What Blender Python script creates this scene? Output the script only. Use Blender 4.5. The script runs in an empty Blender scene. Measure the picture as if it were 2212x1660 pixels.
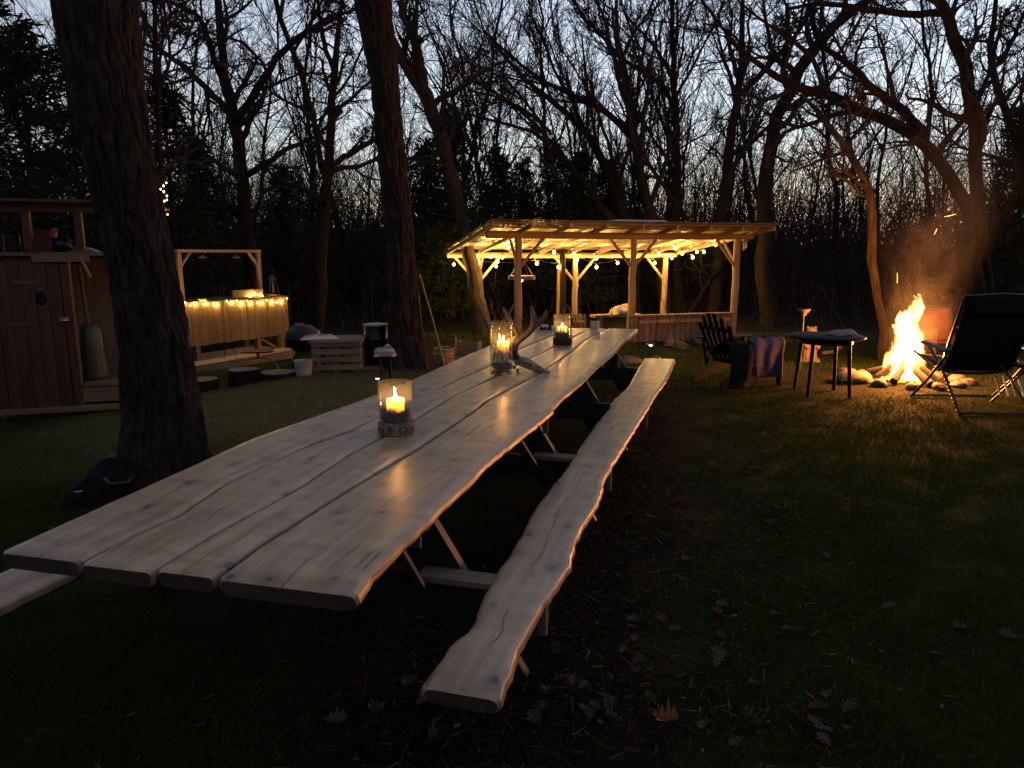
import bpy, bmesh, math, random
import numpy as np
from mathutils import Vector, Matrix

# ------------------------------------------------------------------ camera, sky, exposure
sc = bpy.context.scene
COL = sc.collection
R = math.radians
EYE = 1.6
PITCH = math.atan(280 / 1534)
cam = bpy.data.objects.new('camera', bpy.data.cameras.new('camera'))
COL.objects.link(cam)
cam.location = (0, 0, EYE)
cam.rotation_euler = (math.pi / 2 - PITCH, 0, 0)
cam.data.sensor_width = 36
cam.data.lens = 36 * 1534 / 2212
cam.data.clip_start = 0.05
cam.data.clip_end = 1000
sc.camera = cam

world = bpy.data.worlds.new('World')
sc.world = world
world.use_nodes = True
_nt = world.node_tree
_sky = _nt.nodes.new('ShaderNodeTexSky')
_sky.sky_type = 'NISHITA'
_sky.sun_disc = False
_sky.sun_elevation = R(-2.0)          # just after sunset
_sky.sun_rotation = R(19)
_sky.air_density = 1.0
_sky.dust_density = 0.6
_sky.ozone_density = 2.2
_bg = _nt.nodes['Background']
_bg.inputs['Strength'].default_value = 3.3
_hs = _nt.nodes.new('ShaderNodeHueSaturation')      # the camera's white balance: greyer, warmer dusk
_hs.inputs['Saturation'].default_value = .60
_wb = _nt.nodes.new('ShaderNodeMix')
_wb.data_type = 'RGBA'
_wb.blend_type = 'MULTIPLY'
_wb.inputs[0].default_value = 1
_wb.inputs[7].default_value = (1.02, 1.0, .89, 1)
_nt.links.new(_sky.outputs[0], _hs.inputs['Color'])
_nt.links.new(_hs.outputs[0], _wb.inputs[6])
_nt.links.new(_wb.outputs[2], _bg.inputs['Color'])

sc.view_settings.view_transform = 'Standard'
sc.view_settings.look = 'None'
sc.view_settings.exposure = 0
sc.view_settings.gamma = 1
sc.view_settings.use_curve_mapping = False
sc.render.engine = 'CYCLES'
sc.cycles.use_denoising = True
sc.cycles.max_bounces = 8
sc.cycles.diffuse_bounces = 3
sc.cycles.glossy_bounces = 3
sc.cycles.transmission_bounces = 6
sc.cycles.transparent_max_bounces = 24
sc.cycles.volume_bounces = 1
sc.cycles.sample_clamp_indirect = 4
sc.cycles.caustics_reflective = False
sc.cycles.caustics_refractive = False
sc.cycles.volume_step_rate = 1.0
sc.cycles.volume_max_steps = 128

# ------------------------------------------------------------------ picture geometry helpers
F, CX, CY = 1534.0, 1106.0, 830.0
SP, CP = math.sin(PITCH), math.cos(PITCH)


def ray(px, py):
    x = (px - CX) / F
    t = -(py - CY) / F
    yf = CP + t * SP
    return Vector((x / yf, 1.0, (t * CP - SP) / yf))


def at(px, py, Y):
    d = ray(px, py)
    return Vector((d.x * Y, Y, EYE + d.z * Y))


def on_z(px, py, z):
    d = ray(px, py)
    s = (z - EYE) / d.z
    return Vector((d.x * s, s, z))


def ss(a, b, x):
    t = np.clip((np.asarray(x, float) - a) / (b - a), 0, 1)
    return t * t * (3 - 2 * t)


def gz(x, y):
    a = ss(2.5, 5.5, -np.asarray(x, float))
    b = ss(9, 15.5, y)
    z = -0.25 * a - 0.45 * b + 0.15 * a * b
    z = z - 1.2 * ss(24, 45, y) + (5.2 + 1.6 * np.sin(np.asarray(x) * .045 + 2.2) + .6 * np.sin(np.asarray(x) * .13)) * ss(48, 112, y)
    z = z + 0.02 * np.sin(1.3 * np.asarray(x) + .7) * np.sin(1.1 * np.asarray(y) + .2)
    return z


def gzf(x, y):
    return float(gz(x, y))


def G(px, py):
    """the point of the ground seen at a pixel"""
    d = ray(px, py)
    y = 1.0
    while y < 60:
        if EYE + d.z * y <= gzf(d.x * y, y):
            break
        y += .01
    return Vector((d.x * y, y, gzf(d.x * y, y)))


def rnd(seed):
    return np.random.default_rng(seed)


# ------------------------------------------------------------------ object helpers
def tag(o, label=None, cat=None, group=None, kind=None):
    for k, v in (('label', label), ('category', cat), ('group', group), ('kind', kind)):
        if v:
            o[k] = v
    return o


def thing(name, label, cat, loc=(0, 0, 0), rz=0.0, group=None, rot=None):
    o = bpy.data.objects.new(name, None)
    COL.objects.link(o)
    o.location = loc
    o.rotation_euler = rot if rot else (0, 0, rz)
    o.empty_display_size = .1
    tag(o, label, cat, group)
    return o


def copy_tree(o, parent=None):
    c = o.copy()
    COL.objects.link(c)
    c.parent = parent
    for ch in list(o.children):
        copy_tree(ch, c)
    return c


def frame(d):
    d = d.normalized()
    ref = Vector((0, 0, 1)) if abs(d.z) < .95 else Vector((0, 1, 0))
    x = d.cross(ref).normalized()
    return x, x.cross(d).normalized(), d      # side, up, along


_cnt = [0]


class MB:
    """collects shapes, links them as ONE mesh object; 'gr' holds grain coordinates (z along the piece)"""

    def __init__(s):
        s.v, s.f, s.g, s.m, s.mi, s.sl = [], [], [], [], 0, None

    def add(s, verts, faces, gr=None):
        o = len(s.v)
        _cnt[0] += 1
        off = Vector(((_cnt[0] * 1.37) % 17, (_cnt[0] * 2.71) % 13, (_cnt[0] * .77) % 11))
        s.v += [tuple(v) for v in verts]
        s.g += [tuple(Vector(q) + off) for q in (gr or verts)]
        s.f += [tuple(i + o for i in f) for f in faces]
        s.m += [s.mi] * len(faces)
        return s

    def box(s, c, size, rz=0.0, ch=0.0, axis=2):
        """box centred at c; grain runs along local axis; ch = chamfer of the long edges"""
        hx, hy, hz = size[0] / 2, size[1] / 2, size[2] / 2
        M = Matrix.Rotation(rz, 3, 'Z')
        dims = [hx, hy, hz]
        a = axis
        b, d = [(1, 2), (0, 2), (0, 1)][a]
        return s._bar(Vector(c), dims[b], dims[d], dims[a], (b, d, a), M, ch)

    def _bar(s, c, hb, hd, ha, ax, M, ch):
        if ch > 0:
            sec = [(-hb + ch, -hd), (hb - ch, -hd), (hb, -hd + ch), (hb, hd - ch), (hb - ch, hd), (-hb + ch, hd), (-hb, hd - ch), (-hb, -hd + ch)]
        else:
            sec = [(-hb, -hd), (hb, -hd), (hb, hd), (-hb, hd)]
        vs, gr = [], []
        for t in (-ha, ha):
            for p, q in sec:
                l = [0, 0, 0]
                l[ax[0]], l[ax[1]], l[ax[2]] = p, q, t
                vs.append(c + M @ Vector(l))
                gr.append((p, q, t))
        n = len(sec)
        fs = [(i, (i + 1) % n, n + (i + 1) % n, n + i) for i in range(n)] + [tuple(range(n - 1, -1, -1)), tuple(range(n, 2 * n))]
        if ax == (0, 2, 1):
            fs = [f[::-1] for f in fs]
        return s.add(vs, fs, gr)

    def beam(s, p0, p1, w, h, ch=0.0, up=None, w1=None, h1=None):
        p0, p1 = Vector(p0), Vector(p1)
        x, u, d = frame(p1 - p0)
        if up is not None:
            x = d.cross(Vector(up)).normalized()
            u = x.cross(d).normalized()
        vs, gr = [], []
        L = (p1 - p0).length
        for t, P, ww, hh in ((0, p0, w, h), (L, p1, w1 or w, h1 or h)):
            a, b = ww / 2, hh / 2
            sec = [(-a, -b), (a, -b), (a, b), (-a, b)] if ch <= 0 else [(-a + ch, -b), (a - ch, -b), (a, -b + ch), (a, b - ch), (a - ch, b), (-a + ch, b), (-a, b - ch), (-a, -b + ch)]
            for q, r in sec:
                vs.append(P + x * q + u * r)
                gr.append((q, r, t))
        n = len(sec)
        fs = [(i, (i + 1) % n, n + (i + 1) % n, n + i) for i in range(n)] + [tuple(range(n - 1, -1, -1)), tuple(range(n, 2 * n))]
        return s.add(vs, [f[::-1] for f in fs], gr)

    def tube(s, pts, rad, n=8, cap=True, wob=0.0, seed=0):
        pts = [Vector(p) for p in pts]
        if not hasattr(rad, '__len__'):
            rad = [rad] * len(pts)
        rg = random.Random(seed)
        vs, gr = [], []
        L = 0
        x = None
        for i, p in enumerate(pts):
            d = (pts[min(i + 1, len(pts) - 1)] - pts[max(i - 1, 0)])
            if d.length < 1e-9:
                d = Vector((0, 0, 1))
            d.normalize()
            if x is None:
                x = frame(d)[0]
            x = (x - d * x.dot(d)).normalized()
            y = d.cross(x)
            if i:
                L += (p - pts[i - 1]).length
            for k in range(n):
                a = 2 * math.pi * k / n
                r = rad[i] * (1 + wob * (rg.random() - .5))
                vs.append(p + (x * math.cos(a) + y * math.sin(a)) * r)
                gr.append((r * math.cos(a), r * math.sin(a), L))
        fs = []
        for i in range(len(pts) - 1):
            for k in range(n):
                a, b = i * n + k, i * n + (k + 1) % n
                fs.append((a, b, b + n, a + n))
        if cap:
            fs += [tuple(range(n - 1, -1, -1)), tuple(range((len(pts) - 1) * n, len(pts) * n))]
        return s.add(vs, fs, gr)

    def lathe(s, prof, n=24, c=(0, 0, 0), M=None, wob=None):
        """prof: (radius, z) list; closes where radius is 0"""
        vs, fs, rows = [], [], []
        M = M or Matrix.Identity(3)
        c = Vector(c)
        for r, z in prof:
            if r < 1e-7:
                rows.append([len(vs)])
                vs.append(c + M @ Vector((0, 0, z)))
            else:
                rows.append(list(range(len(vs), len(vs) + n)))
                for k in range(n):
                    a = 2 * math.pi * k / n
                    q = r * (wob(a, z) if wob else 1)
                    vs.append(c + M @ Vector((q * math.cos(a), q * math.sin(a), z)))
        for A, B in zip(rows, rows[1:]):
            for k in range(n):
                k2 = (k + 1) % n
                if len(A) == 1 and len(B) == 1:
                    continue
                if len(A) == 1:
                    fs.append((A[0], B[k2], B[k]))
                elif len(B) == 1:
                    fs.append((A[k], A[k2], B[0]))
                else:
                    fs.append((A[k], A[k2], B[k2], B[k]))
        return s.add(vs, fs)

    def ball(s, c, r, n=10, m=6, sc=(1, 1, 1), wob=0.0, seed=1):
        rg = random.Random(seed)
        vs, fs = [Vector(c) + Vector((0, 0, -r * sc[2]))], []
        for i in range(1, m):
            ph = -math.pi / 2 + math.pi * i / m
            for k in range(n):
                a = 2 * math.pi * k / n
                q = r * (1 + wob * (rg.random() - .5) * 2)
                vs.append(Vector(c) + Vector((q * math.cos(ph) * math.cos(a) * sc[0], q * math.cos(ph) * math.sin(a) * sc[1], q * math.sin(ph) * sc[2])))
        vs.append(Vector(c) + Vector((0, 0, r * sc[2])))
        T = len(vs) - 1
        for k in range(n):
            k2 = (k + 1) % n
            fs.append((0, 1 + k2, 1 + k))
            fs.append((T, T - n + k, T - n + k2))
            for i in range(m - 2):
                a, b = 1 + i * n + k, 1 + i * n + k2
                fs.append((a, b, b + n, a + n))
        return s.add(vs, fs)

    def grid(s, rows, gr=None, close=False):
        """rows: list of equally long point lists"""
        n = len(rows[0])
        vs = [p for r in rows for p in r]
        fs = []
        for i in range(len(rows) - 1):
            for k in range(n if close else n - 1):
                a, b = i * n + k, i * n + (k + 1) % n
                fs.append((a, b, b + n, a + n))
        return s.add(vs, fs, gr)

    def build(s, name, mat, parent=None, smooth=False, kind=None, off=None):
        me = bpy.data.meshes.new(name)
        vs = s.v if off is None else [(v[0] - off[0], v[1] - off[1], v[2] - off[2]) for v in s.v]
        me.from_pydata(vs, [], s.f)
        at_ = me.attributes.new('gr', 'FLOAT_VECTOR', 'POINT')
        at_.data.foreach_set('vector', np.array(s.g, dtype=np.float32).ravel())
        if s.sl:
            a2_ = me.attributes.new('sl', 'FLOAT_VECTOR', 'POINT')
            a2_.data.foreach_set('vector', np.array(s.sl, dtype=np.float32).ravel())
        mats = mat if isinstance(mat, (list, tuple)) else [mat]
        for m in mats:
            me.materials.append(m)
        if len(mats) > 1:
            me.polygons.foreach_set('material_index', np.array(s.m, dtype=np.int32))
        if smooth:
            me.polygons.foreach_set('use_smooth', np.ones(len(s.f), dtype=bool))
            if smooth is not True:
                me.set_sharp_from_angle(angle=R(smooth))
        return link(name, me, parent, kind)


def link(name, me, parent=None, kind=None):
    o = bpy.data.objects.new(name, me)
    COL.objects.link(o)
    o.parent = parent
    if kind:
        o['kind'] = kind
    return o


def np_mesh(name, V, Q, mat, smooth=False, gr=None):
    """fast mesh from vertex array and an array of quads or triangles"""
    V = np.asarray(V, np.float32)
    Q = np.asarray(Q, np.int32)
    k = Q.shape[1]
    me = bpy.data.meshes.new(name)
    me.vertices.add(len(V))
    me.vertices.foreach_set('co', V.ravel())
    me.loops.add(Q.size)
    me.loops.foreach_set('vertex_index', Q.ravel())
    me.polygons.add(len(Q))
    me.polygons.foreach_set('loop_start', np.arange(0, Q.size, k, dtype=np.int32))
    if gr is not None:
        a = me.attributes.new('gr', 'FLOAT_VECTOR', 'POINT')
        a.data.foreach_set('vector', np.asarray(gr, np.float32).ravel())
    me.materials.append(mat)
    if smooth:
        me.polygons.foreach_set('use_smooth', np.ones(len(Q), dtype=bool))
    me.update(calc_edges=True)
    return me


# ------------------------------------------------------------------ materials
class Mat:
    def __init__(s, name):
        s.m = bpy.data.materials.new(name)
        s.m.use_nodes = True
        s.nt = s.m.node_tree
        s.nt.nodes.clear()
        s.out = s.n('OutputMaterial')

    def n(s, t, **kw):
        nd = s.nt.nodes.new('ShaderNode' + t)
        for k, v in kw.items():
            setattr(nd, k, v)
        return nd

    def l(s, a, b):
        s.nt.links.new(a, b)

    def noise(s, vec, scale, detail=4, rough=.55, dist=0.0, mul=None):
        if mul:
            mp = s.n('Mapping')
            mp.inputs['Scale'].default_value = mul
            s.l(vec, mp.inputs['Vector'])
            vec = mp.outputs[0]
        nd = s.n('TexNoise')
        nd.inputs['Scale'].default_value = scale
        nd.inputs['Detail'].default_value = detail
        nd.inputs['Roughness'].default_value = rough
        nd.inputs['Distortion'].default_value = dist
        s.l(vec, nd.inputs['Vector'])
        return nd.outputs[0]

    def ramp(s, fac, stops, interp='LINEAR'):
        r = s.n('ValToRGB')
        r.color_ramp.interpolation = interp
        e = r.color_ramp.elements
        while len(e) < len(stops):
            e.new(.5)
        for q, (p, c) in zip(e, stops):
            q.position = p
            q.color = (c[0], c[1], c[2], 1) if hasattr(c, '__len__') else (c, c, c, 1)
        s.l(fac, r.inputs[0])
        return r.outputs[0]

    def mix(s, f, a, b, mode='MIX'):
        m = s.n('Mix', data_type='RGBA', blend_type=mode)
        for sock, v in ((m.inputs[0], f), (m.inputs[6], a), (m.inputs[7], b)):
            if hasattr(v, 'is_output'):
                s.l(v, sock)
            elif hasattr(v, '__len__'):
                sock.default_value = (v[0], v[1], v[2], 1)
            else:
                sock.default_value = v
        return m.outputs[2]

    def math(s, op, a, b=0.0, c=0.0):
        m = s.n('Math', operation=op)
        for sock, v in zip(m.inputs, (a, b, c)):
            if hasattr(v, 'is_output'):
                s.l(v, sock)
            else:
                sock.default_value = v
        return m.outputs[0]

    def bsdf(s, col, rough=.8, bump=None, bs=.3, bd=.01, **kw):
        b = s.n('BsdfPrincipled')
        for k, v in (('Base Color', col), ('Roughness', rough)):
            if hasattr(v, 'is_output'):
                s.l(v, b.inputs[k])
            elif hasattr(v, '__len__'):
                b.inputs[k].default_value = (v[0], v[1], v[2], 1)
            else:
                b.inputs[k].default_value = v
        for k, v in kw.items():
            k = k.replace('_', ' ')
            if hasattr(v, 'is_output'):
                s.l(v, b.inputs[k])
            else:
                b.inputs[k].default_value = v
        if bump is not None:
            bp = s.n('Bump')
            bp.inputs['Strength'].default_value = bs
            bp.inputs['Distance'].default_value = bd
            s.l(bump, bp.inputs['Height'])
            s.l(bp.outputs[0], b.inputs['Normal'])
        s.l(b.outputs[0], s.out.inputs[0])
        return b

    def gr(s):
        a = s.n('Attribute', attribute_name='gr')
        return a.outputs['Vector']

    def obj(s):
        return s.n('TexCoord').outputs['Object']


def m_plain(name, col, rough=.7, var=.25, scale=6.0, bump=.15, **kw):
    m = Mat(name)
    o = m.obj()
    n1 = m.noise(o, scale, 5)
    c2 = [c * (1 - var) for c in col]
    c3 = [min(1, c * (1 + var)) for c in col]
    m.bsdf(m.ramp(n1, [(.3, c2), (.7, c3)]), rough, bump=m.noise(o, scale * 7, 3), bs=bump, **kw)
    return m.m


def m_wood(name, dark, light, rough=.7, scale=30.0, bump=.25, stretch=.04, blotch=.35, **kw):
    m = Mat(name)
    g = m.gr()
    n1 = m.noise(g, scale, 6, .6, .6, mul=(1, 1, stretch))
    n2 = m.noise(g, 3.0, 3, mul=(1, 1, .3))
    col = m.ramp(n1, [(.32, dark), (.68, light)])
    blot = m.ramp(n2, [(.3, 1 - blotch), (.7, 1.0)])
    col = m.mix(1.0, col, blot, 'MULTIPLY')
    m.bsdf(col, rough, bump=n1, bs=bump, bd=.004, **kw)
    return m.m


def m_emit(name, col, strength):
    m = Mat(name)
    e = m.n('Emission')
    e.inputs[0].default_value = (*col, 1)
    e.inputs[1].default_value = strength
    m.l(e.outputs[0], m.out.inputs[0])
    return m.m


def m_bark(name, dark, light, scale=14.0, bump=.8, bd=.02):
    m = Mat(name)
    g = m.gr()
    n1 = m.noise(g, scale, 6, .65, .8, mul=(1, 1, .16))
    n2 = m.noise(g, 2.0, 3)
    col = m.ramp(n1, [(.35, dark), (.7, light)])
    col = m.mix(1.0, col, m.ramp(n2, [(.3, .6), (.75, 1.0)]), 'MULTIPLY')
    m.bsdf(col, .95, bump=n1, bs=bump, bd=bd, Specular_IOR_Level=.12)
    return m.m


def m_glass(name='clear_glass'):
    m = Mat(name)
    lw = m.n('LayerWeight')
    lw.inputs[0].default_value = .5
    fr = m.math('MULTIPLY_ADD', m.math('POWER', lw.outputs['Facing'], 3.0), .80, .045)
    t = m.n('BsdfTransparent')
    t.inputs[0].default_value = (.97, .97, .96, 1)
    gl = m.n('BsdfGlossy')
    gl.inputs['Roughness'].default_value = .02
    mx = m.n('MixShader')
    m.l(fr, mx.inputs[0])
    m.l(t.outputs[0], mx.inputs[1])
    m.l(gl.outputs[0], mx.inputs[2])
    # faint scattering haze added to the glass, imitating amber glare round the candle
    df, tr, a, fm_ = m.n('BsdfDiffuse'), m.n('BsdfTranslucent'), m.n('MixShader'), m.n('MixShader')
    df.inputs[0].default_value = (.8, .78, .74, 1)
    tr.inputs[0].default_value = (.8, .78, .74, 1)
    m.l(df.outputs[0], a.inputs[1])
    m.l(tr.outputs[0], a.inputs[2])
    m.l(m.math('MULTIPLY_ADD', m.noise(m.obj(), 14, 4), .05, .012), fm_.inputs[0])
    m.l(mx.outputs[0], fm_.inputs[1])
    m.l(a.outputs[0], fm_.inputs[2])
    m.l(fm_.outputs[0], m.out.inputs[0])
    return m.m


def m_leaf(name, col, trans=.3, var=.35):
    m = Mat(name)
    o = m.obj()
    n1 = m.noise(o, 9.0, 3)
    c = m.ramp(n1, [(.3, [q * (1 - var) for q in col]), (.7, [q * (1 + var) for q in col])])
    d = m.n('BsdfDiffuse')
    t = m.n('BsdfTranslucent')
    mx = m.n('MixShader')
    mx.inputs[0].default_value = trans
    m.l(c, d.inputs[0])
    m.l(c, t.inputs[0])
    m.l(d.outputs[0], mx.inputs[1])
    m.l(t.outputs[0], mx.inputs[2])
    m.l(mx.outputs[0], m.out.inputs[0])
    return m.m


def m_slab():
    """varnished cedar slab: streaky sapwood, pinkish heart streaks, knots, pith checks, pale live edges"""
    m = Mat('varnished_cedar')
    g = m.gr()
    at_ = m.n('Attribute', attribute_name='sl')
    sx = m.n('SeparateXYZ')
    m.l(at_.outputs['Vector'], sx.inputs[0])
    ed, cx, ly = sx.outputs[0], sx.outputs[1], sx.outputs[2]
    n1 = m.noise(g, 24, 8, .66, 1.1, mul=(1, 1, .055))
    n2 = m.noise(g, 6.5, 5, .58, .6, mul=(1, 1, .09))
    n3 = m.noise(g, 1.3, 3)
    col = m.ramp(n1, [(.28, (.225, .125, .060)), (.5, (.415, .262, .135)), (.72, (.54, .37, .20))])
    col = m.mix(m.math('MULTIPLY', m.ramp(n2, [(.48, 0.0), (.66, 1.0)]), .62), col, (.235, .13, .085))
    col = m.mix(m.ramp(n3, [(.35, 0.0), (.7, .45)]), col, (.42, .29, .16))
    # pale sapwood beside the live edges, brown rim
    sap = m.ramp(m.math('ADD', ed, m.math('MULTIPLY', m.math('SUBTRACT', n2, .5), .05)), [(.012, 1.0), (.05, 0.0)])
    col = m.mix(m.math('MULTIPLY', sap, .35), col, (.45, .36, .26))
    rim = m.ramp(ed, [(.001, 1.0), (.010, 0.0)])
    col = m.mix(m.math('MULTIPLY', rim, .65), col, (.20, .095, .045))
    # knots with dark hearts
    mp = m.n('Mapping')
    mp.inputs['Scale'].default_value = (6.4, 4.2, 1.0)
    sg = m.n('SeparateXYZ')
    m.l(g, sg.inputs[0])
    cg = m.n('CombineXYZ')
    m.l(sg.outputs[0], cg.inputs[0])
    m.l(sg.outputs[2], cg.inputs[1])
    m.l(cg.outputs[0], mp.inputs['Vector'])
    vo = m.n('TexVoronoi', voronoi_dimensions='2D')
    vo.inputs['Scale'].default_value = 1.0
    m.l(mp.outputs[0], vo.inputs['Vector'])
    kd = m.math('ADD', vo.outputs['Distance'], m.math('MULTIPLY', m.math('SUBTRACT', m.noise(g, 30, 3), .5), .16))
    sc_ = m.n('SeparateXYZ')
    m.l(vo.outputs['Color'], sc_.inputs[0])
    kd = m.math('ADD', kd, m.math('MULTIPLY', sc_.outputs[1], .075))
    some = m.math('GREATER_THAN', sc_.outputs[0], .22)
    halo = m.math('MULTIPLY', m.ramp(kd, [(.12, 1.0), (.30, 0.0)]), some)
    knot = m.math('MULTIPLY', m.ramp(kd, [(.05, 1.0), (.11, 0.0)]), some)
    col = m.mix(m.math('MULTIPLY', halo, .6), col, (.20, .115, .075))
    col = m.mix(m.math('MULTIPLY', knot, .9), col, (.045, .028, .022))
    # long pith check wandering down the middle, with side cracks
    off = m.math('MULTIPLY', m.math('SUBTRACT', m.noise(g, 1.6, 4, .6, 0, mul=(0, 0, 1)), .5), .16)
    pc = m.math('ABSOLUTE', m.math('ADD', cx, off))
    gate = m.ramp(m.noise(g, 2.2, 3, .6, 0, mul=(0, 0, 1)), [(.47, 0.0), (.53, 1.0)])
    pith = m.math('MULTIPLY', m.ramp(pc, [(.0012, 1.0), (.0045, 0.0)]), gate)
    n4 = m.noise(g, 30, 2, .5, .3, mul=(1, 1, .035))
    n5 = m.noise(g, 2.4, 2)
    chk = m.math('MULTIPLY', m.ramp(n4, [(.30, 1.0), (.35, 0.0)]), m.ramp(n5, [(.48, 0.0), (.58, 1.0)]))
    crack = m.math('MAXIMUM', pith, chk)
    col = m.mix(m.math('MULTIPLY', crack, .85), col, (.04, .024, .018))
    # cross-wise saw and axe marks
    n6 = m.noise(g, 14, 3, .5, .5, mul=(.18, .18, 1))
    col = m.mix(1.0, col, m.ramp(n6, [(.32, .76), (.62, 1.04)]), 'MULTIPLY')
    h = m.math('ADD', m.math('MULTIPLY', n1, .55), m.math('MULTIPLY', n6, .8))
    h = m.math('SUBTRACT', h, m.math('MULTIPLY', m.math('MAXIMUM', crack, knot), .8))
    rr = m.ramp(m.noise(g, 9, 4, mul=(1, 1, .3)), [(.3, .36), (.75, .58)])
    m.bsdf(col, rr, bump=h, bs=.36, bd=.006, Coat_Weight=m.math('MULTIPLY_ADD', rim, -.38, .38), Coat_Roughness=.29)
    return m.m


SLAB = m_slab()
ENDG = m_wood('dark_end_grain', (.030, .016, .010), (.075, .042, .027), .8, scale=50, stretch=1.0)
STAIN = m_wood('black_stained_wood', (.012, .010, .009), (.035, .028, .024), .6)
RAW = m_wood('raw_sawn_wood', (.22, .14, .085), (.42, .29, .18), .75)
LOG = m_wood('peeled_log', (.30, .185, .09), (.52, .36, .20), .7, scale=18)
DECKW = m_wood('brown_deck_boards', (.12, .066, .028), (.23, .135, .06), .7, scale=24)
REDW = m_wood('red_brown_door_wood', (.055, .014, .003), (.105, .030, .007), .5, scale=20, bump=.12)
OLDW = m_wood('weathered_pallet_wood', (.12, .085, .06), (.26, .19, .135), .85)
BARK = m_bark('oak_bark', (.028, .022, .019), (.105, .082, .070))
BARK2 = m_bark('forest_bark', (.011, .008, .006), (.036, .025, .017))
LITBARK = m_bark('lit_trunk_bark', (.022, .016, .011), (.10, .073, .048), 16)  # bark lightened so the trunks near bulbs and fire look lit
TWIG = m_plain('twig_bark', (.013, .009, .0065), .9, .3, 3.0, 0)
GLASS = m_glass()
BLACKP = m_plain('black_plastic', (.014, .014, .016), .45, .2, 5, .05)
BLACKM = m_plain('black_metal', (.02, .02, .021), .4, .2, 8, .1, Metallic=.6)
STONE = m_plain('field_stone', (.07, .061, .054), .85, .4, 5, .6)

# ------------------------------------------------------------------ trees
def tubes_np(P, Rd, sides):
    """P (M,n,3), Rd (M,n) -> verts, quads, grain coordinates"""
    M, n, _ = P.shape
    T = np.empty_like(P)
    T[:, 1:-1] = P[:, 2:] - P[:, :-2]
    T[:, 0] = P[:, 1] - P[:, 0]
    T[:, -1] = P[:, -1] - P[:, -2]
    T /= np.linalg.norm(T, axis=2, keepdims=True) + 1e-9
    ref = np.where(np.abs(T[:, :1, 2:3]) < .9, np.array([0, 0, 1.0]), np.array([1.0, 0, 0]))
    X = np.cross(T, np.broadcast_to(ref, T.shape))
    X /= np.linalg.norm(X, axis=2, keepdims=True) + 1e-9
    Y = np.cross(T, X)
    a = np.arange(sides) * 2 * np.pi / sides
    ca, sa = np.cos(a), np.sin(a)
    V = P[:, :, None] + Rd[:, :, None, None] * (X[:, :, None] * ca[:, None] + Y[:, :, None] * sa[:, None])
    L = np.concatenate([np.zeros((M, 1)), np.cumsum(np.linalg.norm(np.diff(P, axis=1), axis=2), axis=1)], axis=1)
    gr = np.empty_like(V)
    gr[..., 0] = Rd[:, :, None] * ca
    gr[..., 1] = Rd[:, :, None] * sa
    gr[..., 2] = L[:, :, None]
    gr += (np.arange(M) % 97)[:, None, None, None] * np.array([.31, .17, .53])
    i = np.arange(M * n * sides).reshape(M, n, sides)
    A, B = i[:, :-1], i[:, 1:]
    A2, B2 = np.roll(A, -1, 2), np.roll(B, -1, 2)
    Q = np.stack([A, A2, B2, B], -1).reshape(-1, 4)
    return V.reshape(-1, 3), Q, gr.reshape(-1, 3)


def join_np(parts):
    V, Q, Gr, o = [], [], [], 0
    for v, q, g in parts:
        V.append(v)
        Q.append(q + o)
        Gr.append(g)
        o += len(v)
    return np.concatenate(V), np.concatenate(Q), np.concatenate(Gr)


def resample(pts, rad, n):
    """smooth resampling of a polyline"""
    pts, rad = np.asarray(pts, float), np.asarray(rad, float)
    L = np.concatenate([[0], np.cumsum(np.linalg.norm(np.diff(pts, axis=0), axis=1))])
    t = np.linspace(0, L[-1], n)
    d = np.stack([np.interp(t, L, pts[:, k]) for k in range(3)], 1)
    for _ in range(2):
        d[1:-1] = .25 * d[:-2] + .5 * d[1:-1] + .25 * d[2:]
    return d, np.interp(t, L, rad)


def grow(g, P, Rd, K, t0, length, ang, n, wob, up, rr, rmin, taper=.3, t1=1.0, droop=None):
    """K children on each parent polyline; length = fraction of the parent's length (or absolute when negative)"""
    M, m, _ = P.shape
    t = t0 + (t1 - t0) * (np.arange(K)[None] + g.random((M, K))) / K
    f = t * (m - 1)
    i = np.minimum(f.astype(int), m - 2)
    w = (f - i)[..., None]
    I = np.arange(M)[:, None]
    base = P[I, i] * (1 - w) + P[I, i + 1] * w
    T = P[I, i + 1] - P[I, i]
    T /= np.linalg.norm(T, axis=2, keepdims=True) + 1e-9
    rad = (Rd[I, i] * (1 - w[..., 0]) + Rd[I, i + 1] * w[..., 0]) * rr
    N = g.normal(size=T.shape)
    N -= (N * T).sum(2, keepdims=True) * T
    N /= np.linalg.norm(N, axis=2, keepdims=True) + 1e-9
    a = np.radians(ang[0] + (ang[1] - ang[0]) * g.random((M, K, 1)))
    D = np.cos(a) * T + np.sin(a) * N
    pl = np.linalg.norm(np.diff(P, axis=1), axis=2).sum(1)[:, None]
    if length[0] < 0:
        Ln = -(length[0] + (length[1] - length[0]) * g.random((M, K)))
    else:
        Ln = pl * (length[0] + (length[1] - length[0]) * g.random((M, K)))
    Ln = Ln * (1.15 - .55 * t)
    base, D, rad, Ln = base.reshape(-1, 3), D.reshape(-1, 3), rad.reshape(-1), Ln.reshape(-1)
    out = np.empty((len(base), n, 3))
    out[:, 0] = base
    st = (Ln / (n - 1))[:, None]
    for k in range(1, n):
        D = D + wob * g.normal(size=D.shape) + np.array([0, 0, up])
        D /= np.linalg.norm(D, axis=1, keepdims=True) + 1e-9
        out[:, k] = out[:, k - 1] + D * st
    rad = np.maximum(rad, rmin)
    rads = rad[:, None] * (1 - (1 - taper) * np.linspace(0, 1, n)[None])
    return out, np.maximum(rads, rmin * .7)


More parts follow.
